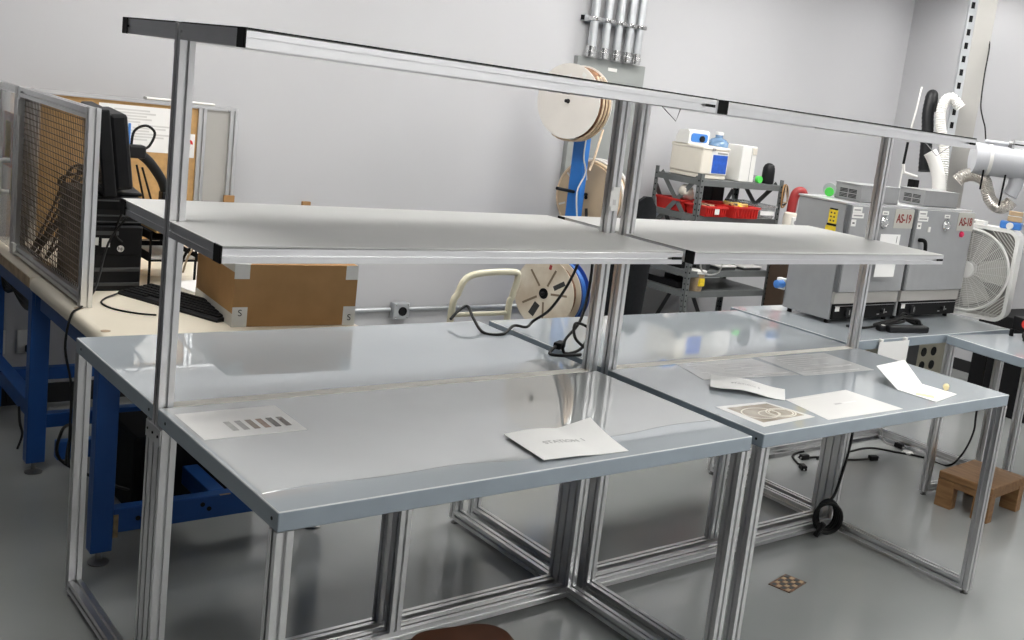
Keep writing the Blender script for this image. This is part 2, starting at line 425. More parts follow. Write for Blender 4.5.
sheet('drawing_sheet', 'faint printed sheet flat on right tabletop, left of the two near the rack', [(1.945, .764), (1.885, .553), (2.380, .500), (2.372, .752)], zr, marks=scatter(11, 1)+[(.55, .95, .1, .17, 'lineink'), (.6, .9, .5, .55, 'lineink')])
sheet('drawing_sheet', 'faint printed sheet flat on right tabletop, right one touching the rack post', [(2.414, .753), (2.391, .480), (2.832, .461), (2.847, .742)], zr, marks=scatter(9, 2)+[(.2, .9, .3, .34, 'lineink')])
sheet('blank_sheet', 'plain white sheet lying flat between the printed photo and the folded card', [(2.01, .262), (1.966, .032), (2.405, .026), (2.392, .279)], zr, 'paperg', marks=[(.42, .52, .50, .55, 'ink'), (.55, .74, .50, .55, 'lineink'), (.05, .5, .9, .93, 'lineink')])
sheet('printed_photo', 'white bordered photo print at the near left corner of the right tabletop', [(1.660, .278), (1.660, .056), (1.946, .073), (1.903, .265)], zr, 'paperg', cat='photo',
      marks=[(.12, .93, .14, .90, 'photo')])
b = MB()   # pale coils pictured in the photo print
for rx_, ry_, cx, cy in ((.075, .055, 1.77, .17), (.045, .030, 1.80, .155), (.06, .045, 1.855, .15), (.050, .036, 1.855, .15)):
    b.tube([(cx+rx_*math.cos(a), cy+ry_*math.sin(a), zr+.0013) for a in [2*PI*k/28 for k in range(28)]], .0028, 'swp', 4, closed=True)
M['swp'] = mat('pale_print', (.68, .64, .55), .3, var=.05); 
pp = b.build('pictured_coil', bpy.data.objects['printed_photo'])
for v in pp.data.vertices: v.co.z = zr+.0012+(v.co.z-zr-.0013)*.1

def wavy(name, label, A, B, C, Dd, zf, txt, m='paper', n=22, tsize=.028):
    """curled sheet: corners A back-left, B front-left, C front-right, D back-right; zf(u,v)->height"""
    A, B, C, Dd = [Vector((*p, 0)) for p in (A, B, C, Dd)]
    R = MB(); V = []; Fc = []; th = .0015
    def P(u, v):
        p = (B*(1-u)+C*u)*(1-v)+(A*(1-u)+Dd*u)*v; p.z = zf(u, v); return p
    for s_ in (0, th):
        for i in range(n+1):
            for j in range(n+1):
                p = P(i/n, j/n); V.append((p.x, p.y, p.z+s_))
    N = (n+1)*(n+1); q = lambda i, j: i*(n+1)+j
    for i in range(n):
        for j in range(n):
            Fc += [(q(i,j), q(i,j+1), q(i+1,j+1), q(i+1,j)), (N+q(i,j), N+q(i+1,j), N+q(i+1,j+1), N+q(i,j+1))]
    for k in range(n):
        Fc += [(q(k,0), q(k+1,0), N+q(k+1,0), N+q(k,0)), (q(k,n), N+q(k,n), N+q(k+1,n), q(k+1,n)),
               (q(0,k), N+q(0,k), N+q(0,k+1), q(0,k+1)), (q(n,k), q(n,k+1), N+q(n,k+1), N+q(n,k))]
    R.faces(V, Fc, m, True)
    o = solo(R, name, label, 'paper')
    if txt:
        c = P(.47, .5); ax = (P(.6, .5)-P(.35, .5)).normalized(); ay = (P(.47, .6)-P(.47, .4)); ay = (ay-ax*ay.dot(ax)).normalized()
        text(txt, tsize, 'faintink', basis(c+Vector((0, 0, .002)), ax, ay, ax.cross(ay)), o)
        t = o.children[0]
        inv = None
        for v in t.data.vertices:      # drape the letters on the sheet
            d = v.co-c; u = .47+d.dot(ax)/(C-B).length; vv = .5+d.dot(ay)/(A-B).length
            v.co.z = zf(u, vv)+th+.0006+(.0003 if d.dot(ax.cross(ay)) > .002 else 0)
    return o
wavy('lettered_paper', 'creased white sheet headed STATION lying near the left bench front edge', (.771, .258), (.751, .042), (1.045, .030), (1.090, .262),
     lambda u, v: H+.0022+.010*(max(0, math.sin(PI*u*1.55)))**1*(.35+.4*v)+.022*(v**2)*max(0, (u-.6)/.4)+.006*(1-u)**3, 'STATION 1', tsize=.030)
wavy('curled_paper', 'curled white sheet lying crosswise above the photo on the right bench', (1.925, .560), (1.800, .440), (1.995, .250), (2.105, .345),
     lambda u, v: H+.002+.016*math.sin(PI*min(1, u*1.1))**2*.7+.012*(1-u)**2+.004*v, 'STATION 2', tsize=.022)
# folded card: leaning half + lying half
b = MB()
def quad(p, th=.0016, m='paper'):
    n = (Vector(p[1])-Vector(p[0])).cross(Vector(p[3])-Vector(p[0])).normalized()*th
    v = [Vector(q) for q in p]+[Vector(q)+n for q in p]
    b.faces(v, [(3,2,1,0),(4,5,6,7),(0,1,5,4),(1,2,6,5),(2,3,7,6),(3,0,4,7)], m)
quad([(2.635, .208, H+.002), (2.645, .037, H+.001), (2.866, .080, H+.001), (2.846, .233, H+.002)])
quad([(2.668, .345, .945), (2.635, .208, H+.002), (2.846, .233, H+.002), (2.922, .380, .945)])
card = solo(b, 'folded_card', 'white folded card half standing open at the right end of the bench', 'card')
b = MB(); b.box(-.02, .05, -.016, .016, 0, .0012, 'stick', mtx=T(2.675, .125, H+.0026) @ RZ(-52)); M['stick'] = mat('pale_yellow_paper', (.86, .74, .42), .6, var=.05)
b.build('yellow_tab', card)
b = MB(); b.tube(spl([(-.018, 0, .011), (0, .004, .013), (.018, 0, .011)], 5), .011, 'stick', 12); 
solo(b, 'earplug', 'small pale yellow foam lump resting on the folded card', 'foam plug', (2.872, .135, H+.0045), rz=.5)

# ------------------------------------------------------------------ blue workbenches at the left
BT = .86
def blue_bench(label, x0, x1, y0, y1, legs, beams, edge, post):
    R = thing('blue_workbench', label, 'workbench', (x0, y0, 0))
    w, d = x1-x0, y1-y0
    b = MB()
    if post:                                   # rounded post-formed front edge
        P = [(0, BT-.045)]+[(.02-.02*math.cos(a)*1., BT-.022+.022*math.sin(a)) for a in [PI*k/10*.5 for k in range(0, 11)]]
        P = [(.004, BT-.05), (0, BT-.03), (.001, BT-.018), (.006, BT-.008), (.015, BT-.002), (.028, BT), (w, BT), (w, BT-.05)]
        b.prism(P, 'Y', 0, d, 'cream', smooth=True)
    else:
        b.box(.002, w, 0, d, BT-.045, BT, 'cream'); b.box(0, .002, 0, d, BT-.045, BT-.004, 'woodedge')
    b.build('worktop', R)
    b = MB(); b.box(.035, w-.035, .035, .06, BT-.13, BT-.05, 'blue'); b.box(.035, w-.035, d-.06, d-.035, BT-.13, BT-.05, 'blue')
    b.box(.035, .06, .06, d-.06, BT-.13, BT-.05, 'blue'); b.box(w-.06, w-.035, .06, d-.06, BT-.13, BT-.05, 'blue'); b.build('top_frame', R)
    for lx, ly in legs:
        b = MB(); b.box(lx-.036, lx+.036, ly-.03, ly+.03, .05, BT-.05, 'blue', .004); l = b.build('leg', R)
        b = MB(); b.lathe([(.034, 0), (.036, .006), (.02, .014), (.010, .016), (.010, .055)], 'foot', 18, T(lx, ly, 0)); b.build('levelling_foot', l)
    for a in beams:
        b = MB(); b.box(*a, 'blue', .003); b.build('stretcher', R)
    return R
BA = blue_bench('blue legged bench with cream top, nearer one behind the left aluminium bench', .105, 1.045, 1.60, 2.62,
    [(.05, .137), (.86, .137)], [(.088, .824, .112, .162, .115, .205), (.44, .50, .162, .86, .13, .205), (.088, .824, .86, .91, .13, .205)], None, True)
b = MB(); b.box(.0855, .102, .106, .1115, .10, .185, 'plw'); M['plw'] = mat('worn_paint', (.30, .22, .12), .7, var=.3, scale=40)
b.box(.46, .50, .1, .1115, .206, .2065, 'plw'); b.build('worn_patch', BA)
b = MB()
for x, z in ((.17, .16), (.40, .175), (.425, .155)): b.lathe([(.009, 0), (.009, .003)], 'cap', 10, T(x, .112, z) @ RX(90))
b.build('bolt_holes', BA)
b = MB()
for x, y in ((.035, .46), (.03, .115)): b.lathe([(.016, 0), (.016, .001)], 'woodedge', 14, T(x, y, BT+.0003))
b.build('edge_hole', BA)
BB = blue_bench('blue legged bench with worn cream top by the back wall at left', .105, 1.045, 2.625, 3.56,
    [(.06, .075), (.86, .075), (.06, .88), (.86, .88)], [(.03, .09, .105, .85, .24, .31), (.096, .824, .05, .10, .20, .26), (.096, .824, .85, .90, .17, .23)], None, False)

# wire mesh guard and clear door panel along the bench edge
gx = .165
G = thing('mesh_guard', 'upright wire mesh guard in aluminium frame along the cream bench edge', 'guard panel', (gx, 2.06, BT))
gl = 1.045; gh = .73
for y, nm in ((0, 'post'), (gl-.04, 'post')):
    b = MB(); b.prof('Z', .001, gh, -.02, y, 'alu'); b.build('post', G)
b = MB(); b.prof('Y', .04, gl-.04, -.02, gh-.042, 'alu'); b.build('top_rail', G)
b = MB(); b.prof('Y', .04, gl-.04, -.02, .012, 'alu'); b.build('bottom_rail', G)
b = MB(); r = .0016
k = .055
while k < gl-.045:
    b.box(-r, r, k-r, k+r, .05, gh-.04, 'grid'); k += .0235
k = .065
while k < gh-.05:
    b.box(-r-.002, r-.002, .04, gl-.04, k-r, k+r, 'grid'); k += .0235
b.build('wire_mesh', G)
b = MB(); b.box(-.032, -.02, gl-.06, gl-.02, .02, .06, 'white', .002); b.box(-.03, -.02, gl-.055, gl-.03, gh-.12, gh-.05, 'alu', .002); b.build('bracket', G)
C = thing('clear_door', 'clear framed panel with white handle at the far left bench edge', 'door panel', (gx, 3.13, BT))
for y in (0.0, .36):
    b = MB(); b.prof('Z', .001, .725, -.02, y, 'alu', w=.03, h=.03); b.build('post', C)
b = MB(); b.prof('Y', .03, .36, -.02, .695, 'alu', w=.03, h=.03); b.build('top_rail', C)
b = MB(); b.box(-.006, -.001, .03, .36, .01, .695, 'clear'); b.build('clear_sheet', C)
b = MB(); b.tube(spl([(-.02, .08, .40), (-.055, .08, .395), (-.06, .08, .36), (-.06, .08, .30), (-.055, .08, .265), (-.02, .08, .26)], 5), .011, 'white', 10); b.build('handle', C)
b = MB(); b.box(-.0005, .004, .06, .30, .36, .60, 'orange'); b.box(-.0008, .0045, .05, .13, .22, .36, 'yellow'); b.box(-.001, .0045, .16, .26, .40, .56, 'yellow'); b.build('warning_sign', C)

# tack board behind the monitor
B_ = thing('tack_board', 'framed tan cork board standing at the back of the blue benches', 'cork board', (.28, 3.43, BT))
bw = .945
for x in (0, .745, bw-.04):
    b = MB(); b.prof('Z', .001, .695, x, 0, 'alu', w=.04 if x else .03, h=.04); b.build('post', B_)
b = MB(); b.prof('X', 0, bw, 0, .696, 'alu', w=.04, h=.014, sides=''); b.build('top_rail', B_)
b = MB(); b.box(.03, .745, .012, .024, .02, .69, 'cork'); b.build('cork_panel', B_)
b = MB(); b.box(.785, bw-.04, .012, .02, .02, .69, 'col'); b.build('white_panel', B_)
b = MB(); b.box(bw-.05, bw+.005, -.012, 0, .19, .26, 'card'); b.build('corner_block', B_)
yb = 3.43+.010
def pinned(name, label, x0, x1, z0, z1, seed, n):
    b = MB(); b.box(x0, x1, yb, yb+.0015, z0, z1, 'paper'); r = random.Random(seed)
    for k in range(n):
        z = z1-(z1-z0)*(.1+.7*k/n); a = x0+(x1-x0)*(.08+.35*r.random()); b.box(a, min(x1-.02, a+(x1-x0)*(.2+.35*r.random())), yb-.0004, yb, z-.004, z+.004, 'lineink')
    return solo(b, name, label, 'paper')
pinned('pinned_drawing', 'large white drawing sheet pinned on the tan cork board', .56, .98, 1.315, 1.535, 3, 11)
o = pinned('pinned_notice', 'small white notice with a red digit pinned beside the frame post', .955, 1.015, 1.30, 1.42, 4, 0)
for v in o.data.vertices: v.co.y -= .003
text('9', .075, 'red', T(.988, yb-.004, 1.36) @ FRONT, o, 'red_digit', bold=.002)
b = MB(); b.box(-.006, .006, -.004, .004, 0, .15, 'bluepl', .003); solo(b, 'blue_marker', 'slim blue strip clipped on the pinned drawing', 'strip', (.70, yb-.006, 1.30))
b = MB(); b.rbox(-.16, .17, -.025, .03, .0005, .012, .0055, 'white', 'X'); 
solo(b, 'paper_roll', 'flat white paper roll lying on top of the cork board frame', 'paper roll', (.93, 3.45, BT+.711))

# stacked desktop computers
def pc(name, label, x, y, z, w, d, h):
    R = thing(name, label, 'computer', (x, y, z))
    b = MB(); b.box(0, w, 0, d, 0, h, 'black', .006); b.build('case', R)
    b = MB(); b.box(.004, w-.004, -.006, .001, h*.55, h-.004, 'blackm', .003); b.build('front_panel', R)
    b = MB(); b.box(.02, w*.55, -.0075, -.005, h*.86, h*.92, 'dark'); b.build('drive_slot', R)
    b = MB(); b.box(.004, w-.004, -.004, .001, h*.30, h*.36, 'dark', .002); b.box(.004, w-.004, -.004, .001, h*.08, h*.13, 'dark', .002); b.build('front_groove', R)
    return R
p1 = pc('desktop_computer', 'black desktop computer with white stickers standing on the cream bench', .235, 2.345, BT, .205, .40, .262)
b = MB(); b.box(.012, .040, -.0075, -.0055, .185, .215, 'white'); b.box(.052, .082, -.0075, -.0055, .178, .212, 'white'); b.build('sticker', p1)
b = MB(); b.lathe([(.013, 0), (.013, .0015)], 'white', 20, T(.122, -.006, .172) @ RX(90)); lg = b.build('round_logo', p1)
text('hp', .022, 'black', T(.122, -.0085, .173) @ FRONT, p1, 'logo_letters')
p2 = pc('desktop_computer', 'plain black desktop computer stacked on top of the stickered one', .235, 2.36, BT+.2635, .205, .38, .108)
# monitor turned toward the bench edge
Mo = thing('monitor', 'black flat computer monitor seen edge on above the stacked computers', 'monitor', (.335, 2.53, BT+.372), math.radians(-8))
b = MB(); b.box(-.13, .13, -.11, .11, 0, .014, 'black', .005); b.build('base', Mo)
b = MB(); b.box(.03, .06, -.03, .03, .014, .10, 'black', .006); b.build('neck', Mo)
t = T(0, 0, .008) @ RY(-7)
b = MB(); b.box(-.026, .02, -.235, .235, .0, .335, 'black', .006, mtx=t); b.box(.02, .085, -.205, .205, .02, .315, 'black', .014, mtx=t); b.build('housing', Mo)
b = MB(); b.box(-.0275, -.0261, -.218, .218, .035, .308, 'screen', mtx=t); M['screen'] = mat('dark_screen', (.03, .03, .035), .15, spec=.6, var=.05); b.build('screen', Mo)
# cable snarl behind the guard
b = MB(); r = random.Random(5)
for k in range(7):
    z = BT+.02+.1*r.random(); y = 2.78+.22*r.random()
    b.tube(spl([(.20+.05*r.random(), y+.15, BT+.01), (.22+.1*r.random(), y, z+.15), (.26+.1*r.random(), y-.08, z+.25+.1*r.random()), (.33, 2.76, BT+.40+.06*r.random())], 6), .006, 'cable', 6)
solo(b, 'cable_bundle', 'tangled black cables rising behind the wire mesh guard', 'cables')
# articulated arm
A_ = thing('jointed_arm', 'black jointed lamp arm with looped cable in front of the cork board', 'arm', (.78, 3.10, BT))
b = MB(); b.lathe([(.05, 0), (.05, .02), (.02, .03), (.018, .30)], 'black', 20); b.build('base_post', A_)
b = MB(); b.tube(spl([(0, 0, .28), (-.03, -.01, .36), (-.09, -.02, .44), (-.14, -.03, .48)], 6), .022, 'black', 12); b.build('upper_arm', A_)
b = MB(); b.box(-.20, -.12, -.06, .0, .46, .52, 'black', .01); b.build('joint', A_)
b = MB(); b.box(-.03, .03, -.03, .03, .26, .31, 'black', .008); b.build('joint', A_)
b = MB(); b.box(-.005, .02, -.036, -.03, .265, .285, 'white', .002); b.build('joint_label', A_)
b = MB(); b.tube(spl([(-.18, -.03, .50), (-.17, -.03, .58), (-.12, -.03, .61), (-.08, -.03, .58), (-.10, -.03, .52), (-.13, -.03, .50)], 6), .006, 'cable', 8)
b.tube([(-.13, -.04, .42), (-.07, -.03, .24), (-.05, -.02, .18)], .005, 'cable', 6); b.tube([(-.155, -.04, .43), (-.10, -.03, .22)], .005, 'cable', 6); b.build('cable', A_)
# trays and papers between computer and box
Tr = thing('letter_tray', 'dark letter tray stack with tan folder beside the computers', 'tray', (.50, 2.44, BT))
for z in (.10, .19):
    b = MB(); b.box(0, .20, 0, .30, z, z+.006, 'blackm'); b.box(0, .006, 0, .30, z, z+.035, 'blackm'); b.box(.194, .20, 0, .30, z, z+.035, 'blackm'); b.box(0, .2, .294, .3, z, z+.035, 'blackm'); b.build('shelf', Tr)
for x in (.004, .19):
    for y in (.01, .28): b = MB(); b.box(x, x+.008, y, y+.008, 0, .225, 'blackm'); b.build('corner_post', Tr)
b = MB(); b.box(.01, .19, -.04, .26, .2265, .238, 'envelope', .002); solo(b, 'manila_folder', 'tan folder lying on top of the dark letter tray', 'folder', (.50, 2.44, BT))
b = MB(); b.box(.01, .19, .01, .28, .107, .118, 'white', .001); solo(b, 'paper_stack', 'grey white papers in the middle of the dark letter tray', 'papers', (.50, 2.44, BT))
b = MB(); b.box(0, .28, 0, .22, 0, .022, 'paper', .001, mtx=RZ(8)); solo(b, 'paper_stack', 'low stack of white papers on the cream bench beside the keyboard', 'papers', (.60, 2.20, BT+.0005))
# keyboard
K = thing('keyboard', 'black keyboard lying on the cream bench beside the cardboard box', 'keyboard', (.338, 2.285, BT+.0005), math.radians(-69))
kx, kw = .55, .155
b = MB(); b.prism([(0, 0), (kw, 0), (kw, .024), (.01, .014), (0, .008)], 'X', 0, kx, 'black'); b.build('case', K)
b = MB()
for r_ in range(6):
    y = .016+.0225*r_; z = .0145+.0062*r_*.4
    for c_ in range(24):
        if r_ == 0 and 5 < c_ < 11: continue
        x = .012+.022*c_; b.box(x, x+.018, y, y+.018, z-.004, z+.006, 'blackm')
b.build('keys', K)
b = MB(); b.tube(spl([(.33, 2.26, BT+.008), (.27, 2.20, BT+.004), (.235, 2.12, BT+.004), (.25, 2.02, BT+.004), (.31, 1.94, BT+.004), (.36, 1.90, BT+.006)], 6), .0035, 'cable', 6); solo(b, 'keyboard_cable', 'thin black cable looping on the cream bench in front of the keyboard', 'cable')
b = MB(); b.tube(spl([(.36, 2.30, BT+.30), (.30, 2.30, BT+.20), (.235, 2.20, BT+.05), (.15, 2.06, BT+.006), (.100, 2.00, BT-.01), (.075, 1.96, BT-.12), (.085, 1.90, BT-.25), (.07, 1.84, .45), (.10, 1.95, .30)], 6), .0045, 'cable', 6)
b.tube(spl([(.36, 2.334, BT+.20), (.33, 2.325, BT+.245), (.37, 2.318, BT+.37)], 5), .004, 'cable', 6)
solo(b, 'mains_lead', 'black power cable running over the cream bench edge down to the floor', 'cable')
# cardboard box
X = thing('cardboard_box', 'large brown cardboard box with clear tape on the cream bench corner', 'cardboard box', (.56, 1.70, BT+.0005), math.radians(-4.5))
bw, bd, bh = .475, .47, .236
b = MB(); b.box(0, bw, 0, bd, 0, bh, 'card', .002); b.build('carton', X)
for x0, x1 in ((0, .055), (bw-.05, bw)):
    b = MB(); b.box(x0, x1, -.0007, 0, 0, .075, 'tape'); b.build('packing_tape', X)
    b = MB(); b.box(x0, x1, -.0007, 0, bh-.055, bh+.0006, 'tape'); b.build('packing_tape', X)
b = MB(); b.box(-.0007, 0, 0, bd, 0, .05, 'tape'); b.build('packing_tape', X)
b = MB(); b.box(-.0007, 0, 0, bd, bh-.03, bh+.0006, 'tape'); b.box(-.0007, .06, 0, bd, bh, bh+.0007, 'tape'); b.build('packing_tape', X)
text('S', .035, 'inkblack', T(.028, -.0012, .052) @ RZ(0) @ FRONT, X, 'ink_mark'); text('S', .035, 'inkblack', T(bw-.024, -.0012, .03) @ FRONT, X, 'ink_mark')
b = MB(); b.box(0, .05, 0, .02, 0, .042, 'card', .003); solo(b, 'cardboard_scrap', 'small tan cardboard piece fixed on the wall just above the left shelf', 'cardboard', (1.705, 3.628, 1.035))
b = MB(); b.tube(spl([(.515, 2.16, BT+.01), (.52, 2.14, BT+.13), (.54, 2.12, BT+.21), (.58, 2.10, BT+.25)], 5), .005, 'cable', 6); b.tube(spl([(.525, 2.12, BT+.12), (.535, 2.10, BT+.19), (.56, 2.08, BT+.245)], 5), .004, 'windtan', 6)
solo(b, 'loose_lead', 'black and tan cords against the left side of the cardboard box', 'cord')
# under the blue benches
for (x, z, k) in ((.335, .322, 0), (.205, .322, 1)):
    R = thing('wall_outlet', ('white wall outlet with black plug low behind the blue benches', 'white wall outlet with a grey cord at the left photo edge')[k], 'outlet', (x, WY, z))
    b = MB(); b.box(-.04, .04, -.008, 0, -.06, .06, 'white', .003); b.build('cover_plate', R)
    if k == 0:
        b = MB(); b.box(-.005, .035, -.04, -.008, -.05, -.015, 'black', .006); b.tube(spl([(.03, -.03, -.03), (.05, -.03, -.06), (.04, -.03, -.2)], 5), .005, 'cable', 6); b.build('plug', R)
    else:
        b = MB(); b.tube(spl([(0, -.01, -.02), (.02, -.03, -.06), (.05, -.03, -.30)], 5), .004, 'cable', 6); b.build('cord', R)
b = MB()
for k in range(5):
    b.tube(spl([(.17, 3.52-.03*k, .80), (.19, 3.40, .72-.02*k), (.21, 3.2, .63+.02*k), (.2, 3.0, .64+.02*k), (.18, 2.76, .72+.01*k)], 6), .012, 'cable', 8)
solo(b, 'cable_loom', 'thick black cable loom hanging under the far blue bench', 'cables')
FC = thing('floor_computer', 'black box shaped machine on the floor under the cream bench', 'machine', (.36, 2.05, 0))
b = MB(); b.box(0, .50, 0, .34, .02, .34, 'blackm', .012); b.build('case', FC)
b = MB(); b.box(.03, .47, -.004, .002, .06, .30, 'cap', .002); b.build('front_grille', FC)
b = MB()
for x in (.04, .46):
    for y in (.04, .30): b.lathe([(.02, 0), (.02, .022)], 'cap', 12, T(x, y, 0))
b.build('rubber_feet', FC)
b = MB(); b.tube(spl([(.10, 1.98, .30), (.085, 1.90, .40), (.10, 1.92, .46), (.10, 2.05, .40), (.11, 2.1, .27), (.25, 2.02, .19), (.34, 2.03, .14)], 6), .006, 'cable', 6)
solo(b, 'looped_lead', 'black lead looping beside the nearer blue leg above the floor', 'cord')
b = MB(); b.tube(spl([(.098, 2.68, .30), (.085, 2.6, .26), (.10, 2.62, .20), (.098, 2.68, .12)], 6), .005, 'cable', 6)
solo(b, 'looped_lead', 'short black lead looped on the farther blue leg', 'cord')

# ------------------------------------------------------------------ back wall fittings
E_ = thing('wall_box', 'small grey electrical box with round socket on the wall conduit', 'electrical box', (2.39, WY, .425))
b = MB(); b.box(-.055, .055, -.055, 0, -.052, .052, 'galv', .006); b.build('body', E_)
b = MB(); b.lathe([(.028, 0), (.028, .006), (.024, .006), (.022, .002)], 'black', 20, T(.005, -.055, 0) @ RX(90)); b.build('socket', E_)
b = MB()
for x in (-.04, .04):
    for z in (-.04, .04): b.lathe([(.006, 0), (.006, .003)], 'chrome', 8, T(x, -.055, z) @ RX(90))
b.build('screws', E_)
b = MB(); b.tube([(1.2, WY-.015, .43), (2.33, WY-.015, .43)], .013, 'galv', 10); b.tube([(2.45, WY-.015, .43), (3.6, WY-.015, .43)], .013, 'galv', 10)
b.box(2.75, 2.775, WY-.03, WY, .41, .45, 'galv', .002); solo(b, 'wall_conduit', 'thin metal conduit running low along the back wall', 'conduit')
EP = thing('electric_panel', 'grey electrical panel on the back wall below the conduits', 'electrical panel', (3.535, WY, 1.12))
b = MB(); b.box(0, .61, -.045, -.001, 0, 1.015, 'panel', .004); b.build('cabinet', EP)
b = MB(); b.box(.06, .53, -.051, -.044, .06, .89, 'panel', .002); d_ = b.build('door', EP)
b = MB(); b.box(.27, .35, -.0485, -.044, .945, .968, 'white', .002); b.build('nameplate', EP)
St = thing('conduit_strut', 'slotted strut clamping the five conduits above the grey panel', 'strut', (3.552, WY, 2.385))
b = MB(); b.box(0, .51, -.045, 0, -.02, .02, 'galv'); b.box(-.002, 0, -.041, -.004, -.016, .016, 'cap'); b.build('channel', St)
for k, x in enumerate((3.612, 3.725, 3.832, 3.932, 4.018)):
    Cd = thing('conduit', ('leftmost of the five vertical conduits rising from the grey panel', 'second vertical conduit from the left above the grey panel', 'middle of the five vertical conduits above the grey panel', 'fourth vertical conduit from the left above the grey panel', 'rightmost of the five vertical conduits above the grey panel')[k], 'conduit', (x, WY-.075, 2.138), 0, 'conduits above the electrical panel')
    b = MB(); b.tube([(0, 0, .05), (0, 0, CZ-2.14)], .028, 'galv', 16); b.build('pipe', Cd)
    b = MB(); b.lathe([(.034, 0.001), (.034, .02), (.038, .022), (.038, .04), (.031, .042), (.031, .07)], 'chrome', 18); b.build('fitting', Cd)
    b = MB(); b.box(-.036, .036, -.034, .028, .235, .262, 'chrome', .004); b.box(-.008, .008, -.046, -.034, .24, .258, 'chrome', .002); b.build('clamp', Cd)

M['blueflange'] = mat('dark_blue_flange', (.02, .06, .30), .4, var=.1)
# ------------------------------------------------------------------ reel stand with spools
ANG = math.radians(18); ax = Vector((math.cos(ANG), math.sin(ANG), 0))   # axle direction, away from the viewer
def axf(o): # frame with local Z along the axle
    z = ax; x = Vector((0, 0, 1)).cross(z).normalized(); y = z.cross(x); return basis(o, x, y, z)
SP = Vector((3.32, 3.19, 0))
Sd = thing('reel_stand', 'blue upright stand carrying the cable reels near the back wall', 'reel stand', SP)
b = MB(); b.box(-.03, .03, -.045, .045, .02, 1.92, 'bluest', .004, mtx=RZ(18)); M['bluest'] = mat('bright_blue_paint', (.02, .17, .55), .4, var=.05); b.build('post', Sd)
b = MB(); b.box(-.30, .30, -.03, .03, 0, .03, 'bluest', .004, mtx=RZ(18)); b.box(-.03, .03, -.30, .30, .0301, .06, 'bluest', .004, mtx=RZ(18)); b.build('base', Sd)
for z, a, c in ((1.83, -.24, .05), (1.235, -.22, .30), (.63, -.26, .05)):
    b = MB(); p = Vector((0, 0, z)); up = Vector((0, 0, .06 if z == 1.235 else 0)); b.tube([p+ax*a+up, p+ax*c], .011, 'black', 10); b.build('axle', Sd)
def spool(name, label, off, z, r, w, mf, mw, slots=(), windf=.9, seed=1, strands=True, hub=.03):
    R = thing(name, label, 'cable reel', SP+ax*off+Vector((0, 0, z))); m = axf(Vector((0, 0, 0)))
    b = MB(); b.lathe([(hub, 0), (r, 0), (r, .006), (hub, .006)], mf, 56, m); fl = b.build('flange', R)
    b = MB(); b.lathe([(hub, w), (r, w), (r, w+.006), (hub, w+.006)], mf, 56, m); b.build('flange', R)
    b = MB(); n = 9; pr = [(hub, .0065)]
    for k in range(n*6+1):
        t = k/(n*6); pr.append((r*windf-.006+.006*abs(math.sin(PI*n*t)), .0065+(w-.007)*t))
    pr.append((hub, w-.0005)); b.lathe(pr, mw, 48, m); b.build('winding', R)
    b = MB(); b.lathe([(hub, -.002), (hub, .0), (hub*.8, .0)], 'cap', 24, m); b.build('hub', R)
    for (a, d, L, wd, mm) in slots:
        b = MB(); c = m @ RZ(a) @ T(d, 0, 0); b.box(-L/2, L/2, -wd/2, wd/2, -.0012, 0, mm, mtx=c)
        b.build('paper_label' if mm == 'white' else 'slot' if mm in ('drumslot', 'inkblack') else 'tape_strip', R)
    return R, m
R, m = spool('cable_reel', 'large white faced reel at the top of the blue stand', -.215, 1.83, .228, .14, 'flange', 'wind',
   slots=((75, .13, .06, .09, 'white'), (120, .19, .025, .03, 'white')), windf=.96, hub=.014)
b = MB()
for k in range(3): b.tube([m @ Vector((.238*math.cos(a), .238*math.sin(a), .03+.035*k)) for a in [PI*(.75+.9*j/14) for j in range(15)]], .006, 'windtan', 6)
b.build('loose_turns', R)
b = MB(); b.faces([m @ Vector(v) for v in ((-.17, .14, -.001), (-.21, .06, -.001), (-.29, .13, -.02), (-.24, .17, -.012))], [(0, 1, 2, 3)], 'clear')
b.build('plastic_wrap', R)
R, m = spool('cable_reel', 'tan faced reel with wrapped cream tubing in the middle of the blue stand', .125, 1.235, .222, .15, 'tanflange', 'windtan',
   slots=((-100, .12, .10, .022, 'inkblack'), (75, .14, .06, .05, 'white'), (40, .19, .05, .012, 'tape'), (150, .19, .05, .012, 'tape'), (-20, .19, .05, .012, 'tape')), windf=.97, hub=.012)
b = MB()
for k in range(4): b.tube([m @ Vector(((.235+.012*(k % 2))*math.cos(a), (.235+.012*(k % 2))*math.sin(a), .02+.034*k)) for a in [2*PI*j/40 for j in range(40)]], .011, ('windtan', 'tape')[k % 2], 8, closed=True)
b.build('tubing_turns', R)
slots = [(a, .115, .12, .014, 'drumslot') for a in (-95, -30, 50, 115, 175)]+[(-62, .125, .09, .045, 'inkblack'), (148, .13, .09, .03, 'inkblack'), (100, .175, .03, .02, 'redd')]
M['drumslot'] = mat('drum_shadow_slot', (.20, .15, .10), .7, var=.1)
R, m = spool('cable_drum', 'dirty cream cable drum at the bottom of the blue stand', -.23, .63, .225, .085, 'drum', 'wind', slots=slots, windf=.85, hub=.034)
R, m = spool('cable_reel', 'blue cable reel behind the dirty cream drum', -.13, .63, .225, .085, 'blueflange', 'bluepl', windf=.9, hub=.02)
b = MB(); b.tube(spl([SP+Vector((-.02, -.06, 1.63)), SP+Vector((-.03, -.07, 1.50)), SP+Vector((.0, -.07, 1.40)), SP+Vector((-.05, -.07, 1.28)), SP+Vector((-.02, -.07, 1.10))], 6), .005, 'tape', 6)
b.tube(spl([SP+Vector((.14, -.02, 1.68)), SP+Vector((.07, -.06, 1.52)), SP+Vector((.03, -.07, 1.42))], 6), .008, 'windtan', 6)
solo(b, 'tube_tail', 'loose tan and clear tube tails hanging along the blue stand', 'tubing')

